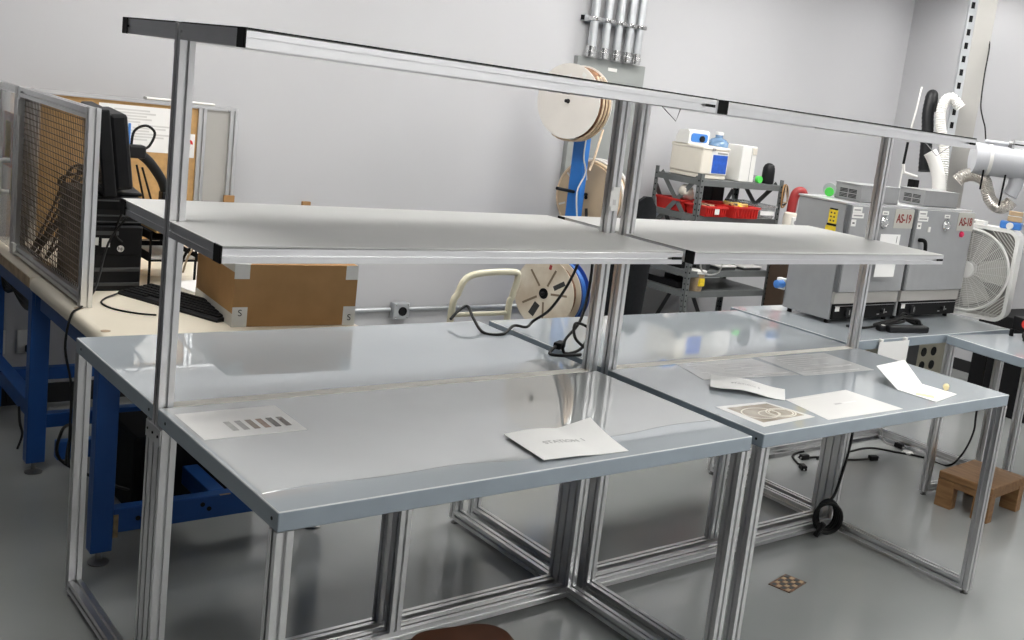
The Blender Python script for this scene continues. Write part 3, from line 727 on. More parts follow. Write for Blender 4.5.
# cart with bent cream handle
Ct = thing('hand_cart', 'cream tubular cart handle rising behind the left bench', 'cart', (1.62, 1.98, 0))
b = MB(); b.tube(spl([(.08, .02, .12), (.08, .02, .78), (.105, .02, .90), (.17, .02, .985), (.40, .02, 1.0), (.435, .02, .97), (.415, .02, .88), (.40, .02, .78), (.40, .02, .12)], 7), .016, 'creamtube', 12); b.build('handle', Ct)
for z in (.80, .40): b = MB(); b.tube([(.08, .02, z), (.40, .02, z)], .011, 'creamtube', 10); b.build('cross_bar', Ct)
b = MB(); b.box(.04, .44, .02, .60, .12, .15, 'creamtube', .008); b.build('deck', Ct)
for x in (.08, .40):
    for y in (.07, .54):
        b = MB(); b.lathe([(.02, -.014), (.055, -.014), (.058, 0), (.055, .014), (.02, .014)], 'black', 20, T(x, y, .058) @ RY(90)); b.box(x-.02, x+.02, y-.008, y+.008, .06, .12, 'foot'); b.build('caster', Ct)

# office chair
Ch = thing('office_chair', 'black high backed office chair standing in front of the shelving', 'office chair', (3.50, 2.70, 0), math.radians(12))
b = MB()
def cpt(u, v):   # seat back shell
    wv = .225*(1-.22*max(0, v-.55)/.45)
    return Vector((u*wv, .05+.05*u*u-.05*v, .52+.80*v))
N = 14; V = []; Fc = []
for s_ in (0, 1):
    for i in range(N+1):
        for j in range(N+1):
            u = -1+2*i/N; v = j/N
            k_ = max(0, (v-.70)/.30); u2 = u*math.sqrt(max(.03, 1-k_*k_*.97)); p = cpt(u2, v)
            p.y += s_*(.075*(1-.6*abs(u)**3)*(1-.5*k_**2)); V.append(p)
q = lambda s_, i, j: s_*(N+1)**2+i*(N+1)+j
for i in range(N):
    for j in range(N):
        Fc += [(q(0,i,j), q(0,i+1,j), q(0,i+1,j+1), q(0,i,j+1)), (q(1,i,j), q(1,i,j+1), q(1,i+1,j+1), q(1,i+1,j))]
for k in range(N):
    Fc += [(q(0,k,0), q(1,k,0), q(1,k+1,0), q(0,k+1,0)), (q(0,k,N), q(0,k+1,N), q(1,k+1,N), q(1,k,N)), (q(0,0,k), q(0,0,k+1), q(1,0,k+1), q(1,0,k)), (q(0,N,k), q(1,N,k), q(1,N,k+1), q(0,N,k+1))]
b.faces(V, Fc, 'chair', True); b.build('backrest', Ch)
b = MB(); b.rbox(-.25, .25, -.42, .06, .42, .50, .08, 'chair'); b.build('seat', Ch)
b = MB(); b.lathe([(.03, .08), (.03, .42)], 'black', 16, T(0, -.18, 0)); b.box(-.03, .03, -.2, .12, .40, .42, 'black'); b.box(-.03, .03, .10, .13, .40, .62, 'black'); b.build('gas_post', Ch)
for k in range(5):
    a = 72*k; b = MB(); b.tube([(0, -.18, .10), (.28*math.cos(math.radians(a)), -.18+.28*math.sin(math.radians(a)), .065)], .02, 'black', 8)
    l = b.build('leg', Ch); b = MB(); b.lathe([(.012, -.02), (.03, -.02), (.03, .02), (.012, .02)], 'black', 14, T(.28*math.cos(math.radians(a)), -.18+.28*math.sin(math.radians(a)), .0305) @ RY(90)); b.build('caster', l)

# ------------------------------------------------------------------ grey shelving unit by the back wall
SX, SY, SW, SD = 4.255, 3.02, .87, .46
U = thing('shelving_unit', 'grey steel shelving unit against the back wall', 'shelving unit', (SX, SY, 0))
for x, y in ((0, 0), (SW-.035, 0), (0, SD-.035), (SW-.035, SD-.035)):
    b = MB(); t_ = .003
    b.box(x, x+.035, y if y == 0 else y+.035-t_, y+t_ if y == 0 else y+.035, .001, 1.465, 'steelg')
    b.box(x if x == 0 else x+.035-t_, x+t_ if x == 0 else x+.035, y, y+.035, .001, 1.465, 'steelg')
    z = .05
    while z < 1.45:
        if y == 0: b.box(x+.013, x+.024, y-.0008, y, z, z+.011, 'cap')
        else: b.box(x+.013, x+.024, y+.035-t_-.0008, y+.035-t_, z, z+.011, 'cap')
        xs = x-.0008 if x == 0 else x+.035-t_-.0008
        b.box(xs, xs+.0008, y+.012, y+.023, z, z+.011, 'cap'); z += .04
    b.build('corner_post', U)
for z in (1.425, 1.175, .785, .64, .10):
    b = MB(); b.box(.004, SW-.004, .004, SD-.004, z-.003, z, 'steelg')
    b.box(.004, SW-.004, .0045, .007, z-.042, z, 'steelg'); b.box(.004, SW-.004, SD-.007, SD-.0045, z-.042, z, 'steelg')
    b.box(.0045, .007, .004, SD-.004, z-.042, z, 'steelg'); b.box(SW-.007, SW-.0045, .004, SD-.004, z-.042, z, 'steelg'); b.build('shelf', U)
for x in (.018, SW-.022):
    b = MB(); b.box(x-.002, x+.001, -.018, .018, -.26, .26, 'steelg', mtx=T(0, SD/2, 1.25) @ RX(45)); b.box(x+.001, x+.004, -.018, .018, -.26, .26, 'steelg', mtx=T(0, SD/2, 1.25) @ RX(-45)); b.build('side_brace', U)
b = MB()
for s_ in (1, -1): b.box(-.018, .018, 0, .003, -.75, .75, 'dark', mtx=T(SW/2, SD+.002+.004*s_, .7) @ RY(33*s_))
b.build('back_brace', U)
z1 = 1.4255
# lab bath with blue label
Lb = thing('water_bath', 'cream lab bath with blue label on top of the grey shelving', 'lab bath', (4.29, 3.075, z1))
b = MB(); b.box(0, .27, 0, .31, .03, .215, 'offwhite', .012); b.box(.006, .264, .006, .304, .004, .032, 'offwhite', .004); b.box(-.004, .274, -.004, .314, .198, .226, 'offwhite', .01); b.build('tank', Lb)
b = MB(); b.prism([(.02, .226), (.02, .31), (.04, .325), (.12, .315), (.15, .26), (.15, .226)], 'X', -.01, .19, 'white', mtx=T(0, .12, 0)); hd = b.build('control_head', Lb)
b = MB(); b.rbox(.01, .17, .134, .141, .24, .30, .02, 'bluepl', 'Y'); b.lathe([(.022, 0), (.022, .012), (.016, .014)], 'black', 18, T(.11, .134, .265) @ RX(90)); b.build('control_face', Lb)
b = MB(); b.box(.095, .258, -.0015, 0, .04, .197, 'white', .0005); b.box(.108, .254, -.0025, -.001, .045, .172, 'bluelab'); b.box(.15, .25, -.0028, -.001, .178, .190, 'ink'); b.build('label', Lb)
b = MB(); b.box(.09, .12, -.012, -.002, .200, .218, 'ink', .003); b.build('latch', Lb)
# water jug
Jg = thing('water_jug', 'clear blue water jug with handle behind the cream lab bath', 'water jug', (4.715, 3.345, z1))
b = MB(); pr = [(.04, 0), (.085, .004), (.092, .02)]
for k in range(5): pr += [(.092, .035+.035*k), (.088, .045+.035*k), (.088, .052+.035*k), (.092, .062+.035*k)]
pr += [(.092, .215), (.082, .25), (.055, .275), (.028, .285), (.028, .305)]
b.lathe(pr, 'water', 28); b.build('bottle', Jg)
b = MB(); b.tube(spl([(-.08, 0, .21), (-.125, 0, .215), (-.13, 0, .245), (-.075, 0, .255)], 6), .013, 'water', 10); b.build('handle', Jg)
b = MB(); b.lathe([(.031, .3055), (.031, .325), (.02, .328)], 'white', 20); b.build('cap', Jg)
# white boxed device
Wd = thing('white_device', 'tall white boxed device beside the blue jug on the shelving', 'device', (4.685, 3.07, z1))
b = MB(); b.box(0, .155, 0, .15, .002, .258, 'white', .006); b.build('housing', Wd)
b = MB(); b.box(.10, .103, -.0015, .0, .01, .25, 'ink'); b.box(.11, .15, -.006, .001, .20, .25, 'offwhite', .002); b.build('door', Wd)
b = MB(); b.lathe([(.012, .011), (.026, .011), (.026, .04), (.012, .04)], 'green', 24, T(0, 0, .027-.0) @ RX(90)); b.lathe([(.012, -.03), (.027, -.03), (.027, .011), (.012, .011)], 'clear', 24, T(0, 0, .027) @ RX(90))
solo(b, 'tape_roll', 'roll with bright green end lying on the shelving top beside the black speaker', 'tape roll', (4.905, 3.10, z1+.001))
Sk = thing('speaker', 'black rounded speaker at the right end of the shelving top', 'speaker', (5.03, 3.10, z1))
b = MB(); b.lathe([(.035, 0), (.045, .004), (.046, .02), (.046, .09), (.044, .115), (.034, .138), (.018, .149), (0, .152)], 'black', 28); b.build('body', Sk)
b = MB(); b.tube([(-.02, -.03, .135), (0, -.036, .139), (.02, -.03, .135)], .003, 'dark', 6); b.build('top_trim', Sk)
# cable hank on the right post
b = MB()
for k in range(3): b.tube(spl([(5.11+.01*k, 3.0, 1.43), (5.085+.01*k, 2.985, 1.36), (5.10, 2.985, 1.27+.02*k), (5.15, 2.985, 1.32), (5.15-.01*k, 3.0, 1.42)], 6, True), .006, ('card', 'black', 'woodedge')[k], 6, closed=True)
solo(b, 'cord_hank', 'brown and black cord hank hooked over the right shelving post', 'cord')
# red bins and their contents
def bin_(name, label, x, y, z, w, d, h, m='red', rz=0):
    R = thing(name, label, 'bin', (x, y, z), rz)
    b = MB(); t_ = .004; i = .012
    def ring(o, zz): return [(o, o, zz), (w-o, o, zz), (w-o, d-o, zz), (o, d-o, zz)]
    V = ring(i, 0)+ring(0, h)+ring(t_, h)+ring(i+t_, t_)
    Fc = [(3, 2, 1, 0), (12, 13, 14, 15)]
    for a in (0, 4, 8):
        for k in range(4): Fc.append((a+k, a+(k+1) % 4, a+4+(k+1) % 4, a+4+k))
    b.faces(V, Fc, m)
    b.box(-.008, w+.008, -.008, 0.0, h-.014, h, m); b.box(-.008, w+.008, d, d+.008, h-.014, h, m); b.box(-.008, 0, 0, d, h-.014, h, m); b.box(w, w+.008, 0, d, h-.014, h, m)
    for k in range(9 if m == 'red' else 0):
        x_ = .02+(w-.04)*k/8; b.box(x_-.002, x_+.002, -.006, .006, .006, h-.014, m)
    b.build('tub', R); return R
zs = 1.1755
b1 = bin_('storage_bin', 'red bin on the middle shelf behind the left post with a beige bag in it', 4.275, 3.20, zs, .22, .26, .085)
b2 = bin_('storage_bin', 'red bin with a small white tag in the middle of the shelving', 4.31, 2.985, zs, .21, .20, .075)
b3 = bin_('storage_bin', 'red bin heaped with yellow items at the shelf front', 4.56, 2.96, zs, .27, .30, .085)
b = MB(); b.box(.08, .125, -.0105, -.0085, .02, .058, 'white'); b.build('tag', b2)
b4 = bin_('clear_bin', 'clear plastic bin with white paper at the right of the red bins', 4.86, 3.0, zs, .20, .32, .10, 'clear')
b = MB(); b.box(.02, .17, -.0115, -.0095, .03, .06, 'paper'); b.build('paper_slip', b4)
rr = random.Random(11)
b = MB(); b.tube(spl([(4.27, 3.16, zs+.15), (4.33, 3.22, zs+.14), (4.43, 3.28, zs+.095)], 6), .05, 'offwhite', 14, rads=[.012+.043*math.sin(PI*(k+.6)/14) for k in range(13)]); solo(b, 'cloth_bag', 'beige cloth bag lying in the left red bin', 'bag')
b = MB()
for k in range(7): b.box(-.035, .035, -.02, .02, -.006, .006, ('woodedge', 'cardd', 'dark')[k % 3], .003, mtx=T(4.36+.11*rr.random(), 3.05+.07*rr.random(), zs+.062+.012*rr.random()) @ RZ(rr.random()*180) @ RX(rr.random()*30))
o = solo(b, 'packed_parts', 'tan and dark small parts filling the tagged red bin', 'parts'); o['kind'] = 'stuff'
b = MB()
for k in range(12): b.tube(spl([(4.62+.16*rr.random(), 3.0+.16*rr.random(), zs+.075+.02*rr.random()) for _ in range(4)], 5), .008, ('yellow', 'envelope', 'envelope', 'dark')[k % 4], 8)
o = solo(b, 'packed_tubing', 'yellow tubing pieces heaped in the right red bin', 'tubing'); o['kind'] = 'stuff'
b = MB(); b.box(4.70, 4.83, 3.32, 3.42, zs, zs+.22, 'black', .01); solo(b, 'black_case', 'black case standing at the back of the middle shelf', 'case')
# lower shelves
for k, (x, y, w, d, h, lab) in enumerate(((4.60, 3.05, .17, .18, .035, 'flat white plastic lid on the third shelf, left one'), (4.86, 3.05, .19, .18, .03, 'flat white plastic lid on the third shelf, right one'))):
    b = MB(); b.box(0, w, 0, d, .0005, h-.012, 'dark', .003); b.box(-.006, w+.006, -.006, d+.006, h-.012, h, 'white', .004); solo(b, 'lidded_tray', lab, 'tray', (x, y, .7855))
b = MB(); b.lathe([(.045, .0005), (.06, .07), (.05, .07)], 'dark', 24); o = solo(b, 'grey_bowl', 'small dark grey bowl on the third shelf by the post', 'bowl', (4.48, 3.10, .7855))
Tb = thing('lidded_tub', 'brown tub with white lid and yellow label on the lower shelf', 'tub', (4.405, 3.075, .6405))
b = MB(); b.lathe([(.046, .0005), (.060, .125), (.05, .125)], 'woodedge', 28); b.build('pot', Tb)
b = MB(); b.lathe([(.068, .1255), (.070, .128), (.070, .145), (.062, .149)], 'white', 28); b.build('lid', Tb)
b = MB(); b.box(-.024, .024, -.063, -.045, .04, .095, 'yellow', .001); b.build('label', Tb)
for k, (z, a) in enumerate(((.786, 6), (.641, 0))):
    b = MB(); b.box(0, .22, 0, .36, .001, .012, 'blackm', .002); b.box(0, .22, 0, .012, .012, .045, 'blackm'); b.box(0, .012, .012, .36, .012, .045, 'blackm'); b.box(.208, .22, .012, .36, .012, .045, 'blackm')
    solo(b, 'black_tray', ('black tray on the third shelf behind the dark bowl', 'black tray on the lower shelf behind the brown tub')[k], 'tray', (4.29, 3.13, z))
b = MB(); b.box(4.30, 4.95, 3.06, 3.42, .1005, .36, 'blackm', .01); solo(b, 'black_crate', 'black crate on the bottom shelf of the grey shelving', 'crate')
b = MB(); b.tube(spl([(1.72, .50, 1.352), (1.73, .50, 1.315), (1.76, .49, 1.300), (1.80, .48, 1.312), (1.815, .48, 1.352)], 6), .003, 'white', 8); solo(b, 'white_lead', 'thin white cord looping below the right shelf near the joint', 'cord')

# white column canister with red top
Ca = thing('canister', 'cream upright canister with curved red top beside the shelving', 'canister', (5.11, 2.90, 0))
b = MB(); b.lathe([(.052, 1.021), (.052, 1.20), (.048, 1.24), (.035, 1.25)], 'offwhite', 28); b.build('body', Ca)
b = MB(); b.tube(spl([(0, 0, 1.25), (.005, 0, 1.34), (.02, -.01, 1.395), (.05, -.03, 1.405), (.07, -.04, 1.37)], 7), .035, 'redd', 18); b.build('red_cap', Ca)
b = MB(); b.box(-.035, .035, -.056, -.04, 1.14, 1.22, 'white', .003); b.lathe([(.016, 0), (.016, .002)], 'ink', 16, T(0, -.056, 1.18) @ RX(90)); b.build('label', Ca)
b = MB(); b.lathe([(.022, 0), (.024, .012), (.022, .024)], 'green', 16, T(.10, -.06, 1.37) @ RX(90)); b.build('green_nozzle', Ca)
Ca.location.z = 0
b = MB(); b.box(-.09, .09, -.08, .09, .001, 1.02, 'darkbrown', .006); b.box(-.075, .075, -.085, -.079, .1, .98, 'blackm', .002); M['darkbrown'] = mat('dark_brown_board', (.07, .045, .03), .6, var=.1)
solo(b, 'canister_stand', 'dark brown narrow stand beside the shelving, below the cream canister', 'stand', (5.16, 2.90, 0))

# ------------------------------------------------------------------ right hand benches
def plain_bench(label, loc, rz, w, d, back=True, mid=False):
    R = thing('workbench', label, 'workbench', loc, rz)
    b = MB(); b.box(0, w, 0, d, H-AP, H, 'lam', .004, seg=3)
    i = b.mi('apron'); j = b.mi('edgeglint'); b.bm.normal_update()
    for f in b.bm.faces:
        if f.normal.z < .3: f.material_index = i
        elif f.normal.z < .97: f.material_index = j  # highlight painted on the bevel faces
    top = b.build('tabletop', R)
    for x in (0, w-P4):
        for y in (0, d-P4):
            b = MB(); b.prof('Z', .021, H-AP, x, y, 'alu'); b.build('leg', R); foot(R, x+.02, y+.02)
        b = MB(); b.prof('Y', P4, d-P4, x, .021, 'alu'); b.build('floor_rail', R)
    if back:
        b = MB(); b.prof('X', P4, w-P4, d-P4, .021, 'alu'); b.build('floor_rail', R)
    return R
OB = plain_bench('grey bench carrying the two ovens at the right', (3.178, .872, 0), 0, 1.56, .755)
B2 = plain_bench('grey bench running toward the viewer at the right photo edge', (4.045, .858, 0), math.radians(-97), 1.52, .76)

def oven(x, label, num, extra, w=.565):
    R = thing('oven', label, 'oven', (x, 1.17, H))
    b = MB(); b.box(0, w, .03, .34, .022, .625, 'oven', .004); b.box(-.004, w+.004, .026, .344, .622, .632, 'aluflat', .002); b.build('cabinet', R)
    b = MB(); b.box(.002, w-.002, .012, .03, .108, .168, 'ovenb', .002); b.build('lower_strip', R)
    b = MB(); b.box(.012, w-.012, .014, .03, .024, .104, 'cap', .002)
    b.box(.02, w-.02, .0125, .0145, .094, .0965, 'alu'); cp = b.build('control_panel', R)
    for kx, kr in ((.13, .024), (.44, .012)):
        b = MB(); b.lathe([(kr, 0), (kr, .012), (kr*.7, .016)], 'black', 18, T(kx, .014, .06) @ RX(90)); b.box(kx-.002, kx+.002, -.004, -.001, .05, .075, 'ink'); b.build('knob', cp)
    b = MB(); b.box(.025, .06, .0125, .0145, .068, .092, 'white'); b.box(.40, .42, .0125, .0145, .04, .045, 'ink'); b.box(.46, .49, .0125, .0145, .05, .055, 'ink'); b.build('print', cp)
    b = MB(); b.box(.014, w, 0, .0265, .17, .622, 'oven', .004); dr = b.build('door', R)
    b = MB(); b.box(-.001, .0135, .005, .026, .17, .622, 'ovend', .001); b.build('hinge_edge', R)
    b = MB(); b.tube(spl([(.06, -.001, .455), (.06, -.04, .452), (.075, -.042, .40), (.075, -.042, .38)], 5), .011, 'cap', 8); b.build('handle', dr)
    b = MB(); b.lathe([(.034, 0), (.034, .008), (.028, .012), (.026, .006), (.024, .006), (.014, .018), (.005, .018)], 'chrome', 28, T(.30, 0, .545) @ RX(90)); b.build('vent_dial', dr)
    for x0, x1, z0, z1_ in ((.018, .095, .585, .615), (.018, .115, .558, .584), (.018, .058, .515, .55), (.275, .33, .582, .602)):
        b = MB(); b.box(x0, x1, -.0015, 0, z0, z1_, 'white'); zm = (z0+z1_)/2
        b.box(x0+.010, x1-.012, -.002, -.0014, zm-.004, zm+.003, 'inkblack' if z0 < .52 else 'ink'); b.build('door_label', dr)
    b = MB(); b.box(.39+(w-.565), w-.001, -.002, 0, .515, .617, 'sign'); sg = b.build('number_sign', dr)
    text(num, .066, 'redink', T(.476+(w-.565)*.95, -.003, .565) @ FRONT @ Matrix.Diagonal((.84, 1, 1, 1)), dr, 'number', bold=.0012)
    if extra == 1:
        b = MB(); b.box(-.0015, 0, .078, .128, .582, .590, 'cap'); b.box(-.0015, 0, .076, .130, .512, .582, 'yellow'); b.box(-.0015, 0, .074, .135, .500, .511, 'cap'); b.box(-.0015, 0, .074, .140, .455, .499, 'yellow')
        for k in range(6): b.box(-.002, -.001, .090+.02*(k % 2), .100+.02*(k % 2), .522+.02*(k//2), .530+.02*(k//2), 'inkblack')
        b.build('warning_label', R)
        b = MB(); b.lathe([(.022, 0), (.022, .05), (.012, .055)], 'bluepl', 16, T(.0, .36, .14) @ RY(-90)); b.box(-.005, .03, .344, .40, .11, .17, 'white', .004); b.build('rear_valve', R)
    else:
        b = MB(); b.lathe([(.017, 0), (.017, .01), (.010, .016)], 'redl', 20, T(.475, -.001, .495) @ RX(90)); b.build('red_lamp', dr)
        b = MB(); b.box(.125, .15, -.006, 0, .50, .53, 'white', .003); b.build('white_tab', dr)
    for fx in (.03, w-.03):
        for fy in (.06, .31):
            b = MB(); b.lathe([(.014, 0), (.012, .024)], 'cap', 12, T(fx, fy, 0)); b.build('foot', R)
    Cb = thing('control_box', ('small grey vented box on the right oven, beside the cream column', 'small grey vented box on the left oven, beside the green faced roll')[extra], 'control box', (x+.175, 1.17+.08, H+.6325))
    b = MB(); b.box(0, .34, 0, .17, 0, .085, 'oven', .003); b.box(-.003, .343, -.003, .173, .083, .089, 'oven', .001); b.build('housing', Cb)
    b = MB()
    for r_ in range(2):
        for c_ in range(2):
            for k in range(3): b.box(-.001, 0, .03+.058*c_, .08+.058*c_, .014+.026*r_+.007*k, .018+.026*r_+.007*k, 'cap')
    b.build('vents', Cb)
    return R
M['redl'] = mat('red_lamp_plastic', (.70, .02, .10), .3, var=.05)
oven(3.455, 'grey lab oven with red AS-19 sign and yellow side label', 'AS-19', 1)
oven(4.050, 'grey lab oven with red AS-18 sign and red lamp beside the white fan', 'AS-18', 0, .592)
b = MB(); b.box(3.655, 3.83, 1.105, 1.107, 1.15, 1.375, 'paper'); b.box(3.80, 3.803, 1.104, 1.105, 1.33, 1.365, 'inkblack'); b.tube([(3.74, 1.107, 1.36), (3.70, 1.13, 1.335)], .002, 'paper', 6)
solo(b, 'door_notice', 'white notice sheet hanging from the handle of the AS-19 oven', 'notice')
b = MB(); b.lathe([(.008, 0), (.024, 0), (.024, .018), (.008, .018)], 'green', 28, T(0, 0, .0245) @ RX(90)); b.lathe([(.0081, .0), (.036, .0), (.036, -.03), (.0081, -.03)], 'galv', 28, T(0, .0, .0365) @ RX(90))
solo(b, 'tape_reel', 'grey rimmed roll with green face standing on top of the AS-19 oven', 'tape roll', (3.61, 1.44, H+.633), rz=math.radians(-53))
# cables and power strip
Ps = thing('power_strip', 'black power strip with heaped cables in front of the ovens', 'power strip', (3.74, 1.00, H), math.radians(-12))
b = MB(); b.box(-.06, .22, -.05, .0, .001, .035, 'black', .008); b.build('strip', Ps)
b = MB(); r = random.Random(9)
b.tube(spl([(-.26, .06, .01), (-.20, .03, .008), (-.12, .03, .012), (-.04, .03, .03)], 6), .006, 'cable', 8)
for k in range(9):
    b.tube(spl([(-.10+.05*r.random(), .01+.05*r.random(), .02), (.02+.06*r.random(), .05*r.random(), .045+.02*r.random()), (.12+.08*r.random(), .01+.06*r.random(), .05+.03*r.random()), (.20+.05*r.random(), .03, .025)], 6), .007, 'cable', 6)
b.build('cables', Ps)
b = MB(); b.box(-.10, -.05, -.02, .02, .001, .03, 'black', .008); b.box(-.075, -.058, -.012, .005, .03, .032, 'white'); b.build('plug', Ps)
# hanging note on the bench edge
b = MB(); b.box(3.430, 3.690, .853, .8555, .62, .875, 'paper', mtx=None); b.box(3.445, 3.465, .8535, .872, .872, .889, 'white', .002); b.box(3.655, 3.675, .8535, .872, .872, .889, 'white', .002)
solo(b, 'hanging_sheet', 'white sheet clipped over the front edge of the oven bench', 'sheet')
# cabinet below
Pc = thing('electronics_cabinet', 'beige box with round black ports mounted under the oven bench', 'cabinet', (3.98, 1.12, .35))
b = MB(); b.box(0, .56, 0, .42, .13, H-AP-.35-.001, 'ivory', .006); b.build('case', Pc)
b = MB()
for z in (.20, .28, .36, .44):
    for x in (.30, .40): b.lathe([(.026, 0), (.026, .004), (.02, .004)], 'cap', 18, T(x, 0, z) @ RX(90))
b.box(.10, .24, -.004, 0, .17, .46, 'dark', .002); b.build('ports', Pc)
# things stored under the right hand bench
b = MB(); b.box(0, .40, 0, .45, .002, .42, 'navy', .012); b.box(.02, .38, -.006, 0, .1, .34, 'navy', .004); M['navy'] = mat('navy_plastic', (.02, .035, .09), .5, var=.1)
solo(b, 'tool_chest', 'dark navy chest on the floor beyond the right hand bench', 'chest', (5.30, 1.95, 0), rz=-.1)
b = MB(); b.box(0, .75, 0, .55, .002, .72, 'blackm', .01); solo(b, 'black_cabinet', 'black cabinet on the floor beyond the right hand bench', 'cabinet', (6.2, 1.35, 0), rz=-.05)
b = MB(); b.rbox(0, .30, 0, .22, .425, .50, .03, 'card'); solo(b, 'small_carton', 'brown carton on top of the dark navy chest', 'carton', (5.36, 2.05, 0), rz=-.1)

# fan
Fn = thing('box_fan', 'white box fan standing at the right of the ovens', 'fan', (4.765, 1.235, H+.001), math.radians(-72))
fw, fh, fd = .54, .55, .16     # local: face in XZ at y=0 looking -Y
b = MB()
def rrect(x0, x1, z0, z1, r, seg=6):
    P = []
    for cx, cz, st in ((x1-r, z1-r, 0), (x0+r, z1-r, 90), (x0+r, z0+r, 180), (x1-r, z0+r, 270)):
        for k in range(seg+1): a = math.radians(st+90*k/seg); P.append((cx+r*math.cos(a), cz+r*math.sin(a)))
    return P
outer = rrect(-fw/2, fw/2, 0, fh, .07); inner = rrect(-fw/2+.022, fw/2-.022, .022, fh-.022, .055); n = len(outer)
V = [(x, 0, z) for x, z in outer]+[(x, 0, z) for x, z in inner]+[(x, fd, z) for x, z in outer]+[(x, fd, z) for x, z in inner]
Fc = []
for k in range(n):
    k2 = (k+1) % n; Fc += [(k, k2, n+k2, n+k), (k, 2*n+k, 2*n+k2, k2), (n+k, n+k2, 3*n+k2, 3*n+k), (2*n+k, 3*n+k, 3*n+k2, 2*n+k2)]
b.faces(V, Fc, 'fan', True); b.build('housing', Fn)
b = MB(); cz = fh/2
for k in range(19):
    r = .05+.0105*k; b.tube([(r*math.cos(a), .006, cz+r*math.sin(a)) for a in [2*PI*j/48 for j in range(48)]], .0023, 'fan', 5, closed=True)
b.tube([(.243*math.cos(a), .004, cz+.243*math.sin(a)) for a in [2*PI*j/60 for j in range(60)]], .009, 'fan', 8, closed=True)
for k in range(24):
    a = 2*PI*k/24; b.tube([(.04*math.cos(a), .009, cz+.04*math.sin(a)), (.243*math.cos(a+.25), .009, cz+.243*math.sin(a+.25))], .0022, 'fan', 5)
for sx in (-1, 1):
    for sz in (-1, 1):
        for k in range(9):
            t_ = .06+.021*k; x = .19+.006*k
            p, q_ = Vector((sx*(.248-.0), .006, cz+sz*(.255-t_*1.0))), Vector((sx*(.255-t_*1.0), .006, cz+sz*.252))
            c = Vector((0, .006, cz)); 
            if ((p+q_)/2-c).length > .25: b.tube([p, q_], .0023, 'fan', 5)
b.lathe([(.048, 0), (.044, .006), (.01, .009)], 'fan', 28, T(0, .006, cz) @ RX(90)); b.build('front_grille', Fn)
b = MB()
for k in range(5):
    m = T(0, .09, cz) @ RY(72*k) @ RX(0); b.faces([m @ Vector(v) for v in ((.03, -.02, -.02), (.05, .02, .05), (.20, .03, .09), (.22, -.03, -.06), (.10, -.04, -.06))], [(0, 1, 2, 3, 4)], 'fanb')
b.lathe([(.045, 0), (.045, .05)], 'fan', 20, T(0, .11, cz) @ RX(90)); b.build('blades', Fn)
b = MB(); b.box(-fw/2+.02, fw/2-.02, fd-.006, fd-.001, .02, fh-.02, 'ovenb'); b.build('back_panel', Fn)
b = MB(); b.rbox(-.12, .06, .02, .10, fh, fh+.022, .02, 'fan'); b.box(-.10, .0, .019, .021, fh+.005, fh+.016, 'ink'); b.build('carry_handle', Fn)
b = MB(); b.box(-.06, .06, -.03, .03, .0, .045, 'bluepl', .008); b.lathe([(.02, .0), (.02, .018)], 'white', 16, T(.0, -.03, .02) @ RX(90))
solo(b, 'blue_case', 'blue case with white cap lying on top of the white fan', 'case', (4.87, 1.06, H+.0015+fh), rz=math.radians(-72))
b = MB(); b.box(-.04, .04, -.03, .03, .0005, .03, 'cardd', .003); b.box(-.04, .035, -.028, .028, .031, .035, 'white'); b.box(-.038, .04, -.03, .03, .0355, .06, 'cardd', .003)
solo(b, 'small_boxes', 'two small tan boxes stacked on the blue case above the fan', 'boxes', (4.88, 1.05, H+.0015+fh+.0455), rz=math.radians(-60))
# metal shelf standing on the far right bench
Sh = thing('bench_shelf', 'grey metal shelf above the far bench at the right photo edge', 'shelf', (4.70, .80, H))
b = MB(); b.box(0, .8, -.5, .0, .255, .29, 'aluflat', .003); b.box(-.001, .0, -.03, -.002, .268, .277, 'cap'); b.build('shelf_board', Sh)
b = MB(); b.prof('Z', .001, .255, .12, -.06, 'alu'); b.prof('Z', .001, .255, .12, -.48, 'alu'); b.build('post', Sh)
b = MB(); b.box(.05, .30, -.30, -.03, .2905, .295, 'lightblue'); M['lightblue'] = mat('light_blue_sheet', (.25, .50, .75), .5, var=.05); solo(b, 'blue_sheet', 'light blue sheet lying on the grey metal shelf at the right', 'sheet', (4.70, .80, H))
b = MB(); b.tube([(.03, -.02, .25), (.03, -.03, .20), (.03, -.03, .11)], .012, 'white', 10); b.tube([(.03, -.03, .11), (.03, -.03, .06)], .014, 'cap', 10); solo(b, 'hanging_tool', 'white and black tool hanging below the grey metal shelf', 'tool', (4.70, .80, H))
# small red and black instrument with yellow clips
In = thing('bench_instrument', 'small red and black instrument on the right hand bench edge', 'instrument', (4.50, .66, H), math.radians(-25))
b = MB(); b.box(-.02, .22, -.04, .10, .04, .115, 'cap', .006); b.build('body', In)
b = MB(); b.box(-.04, .24, -.045, -.04, .03, .04, 'white'); b.box(-.04, .24, -.045, -.04, .115, .125, 'white'); b.box(-.01, 0, -.045, -.04, .03, .125, 'white'); b.build('white_frame', In)
b = MB(); b.lathe([(.022, 0), (.022, .05)], 'red', 16, T(-.035, -.02, .09) @ RY(90)); b.build('red_knob', In)
b = MB()
for x in (-.02, .2):
    for y in (-.03, .09): b.lathe([(.012, 0.001), (.012, .04)], 'cap', 10, T(x, y, 0))
b.tube(spl([(-.02, -.04, .06), (-.06, -.06, .04), (-.05, -.08, .012), (.0, -.10, .009)], 5), .008, 'cable', 8); b.build('feet_and_lead', In)
b = MB()
for k in range(4): b.tube(spl([(4.40+.03*k, .50-.02*k, H+.01), (4.43+.02*k, .53, H+.03), (4.46, .52-.03*k, H+.01)], 5), .007, 'yellow', 8)
solo(b, 'yellow_clips', 'yellow clip leads lying beside the small red instrument', 'clips')

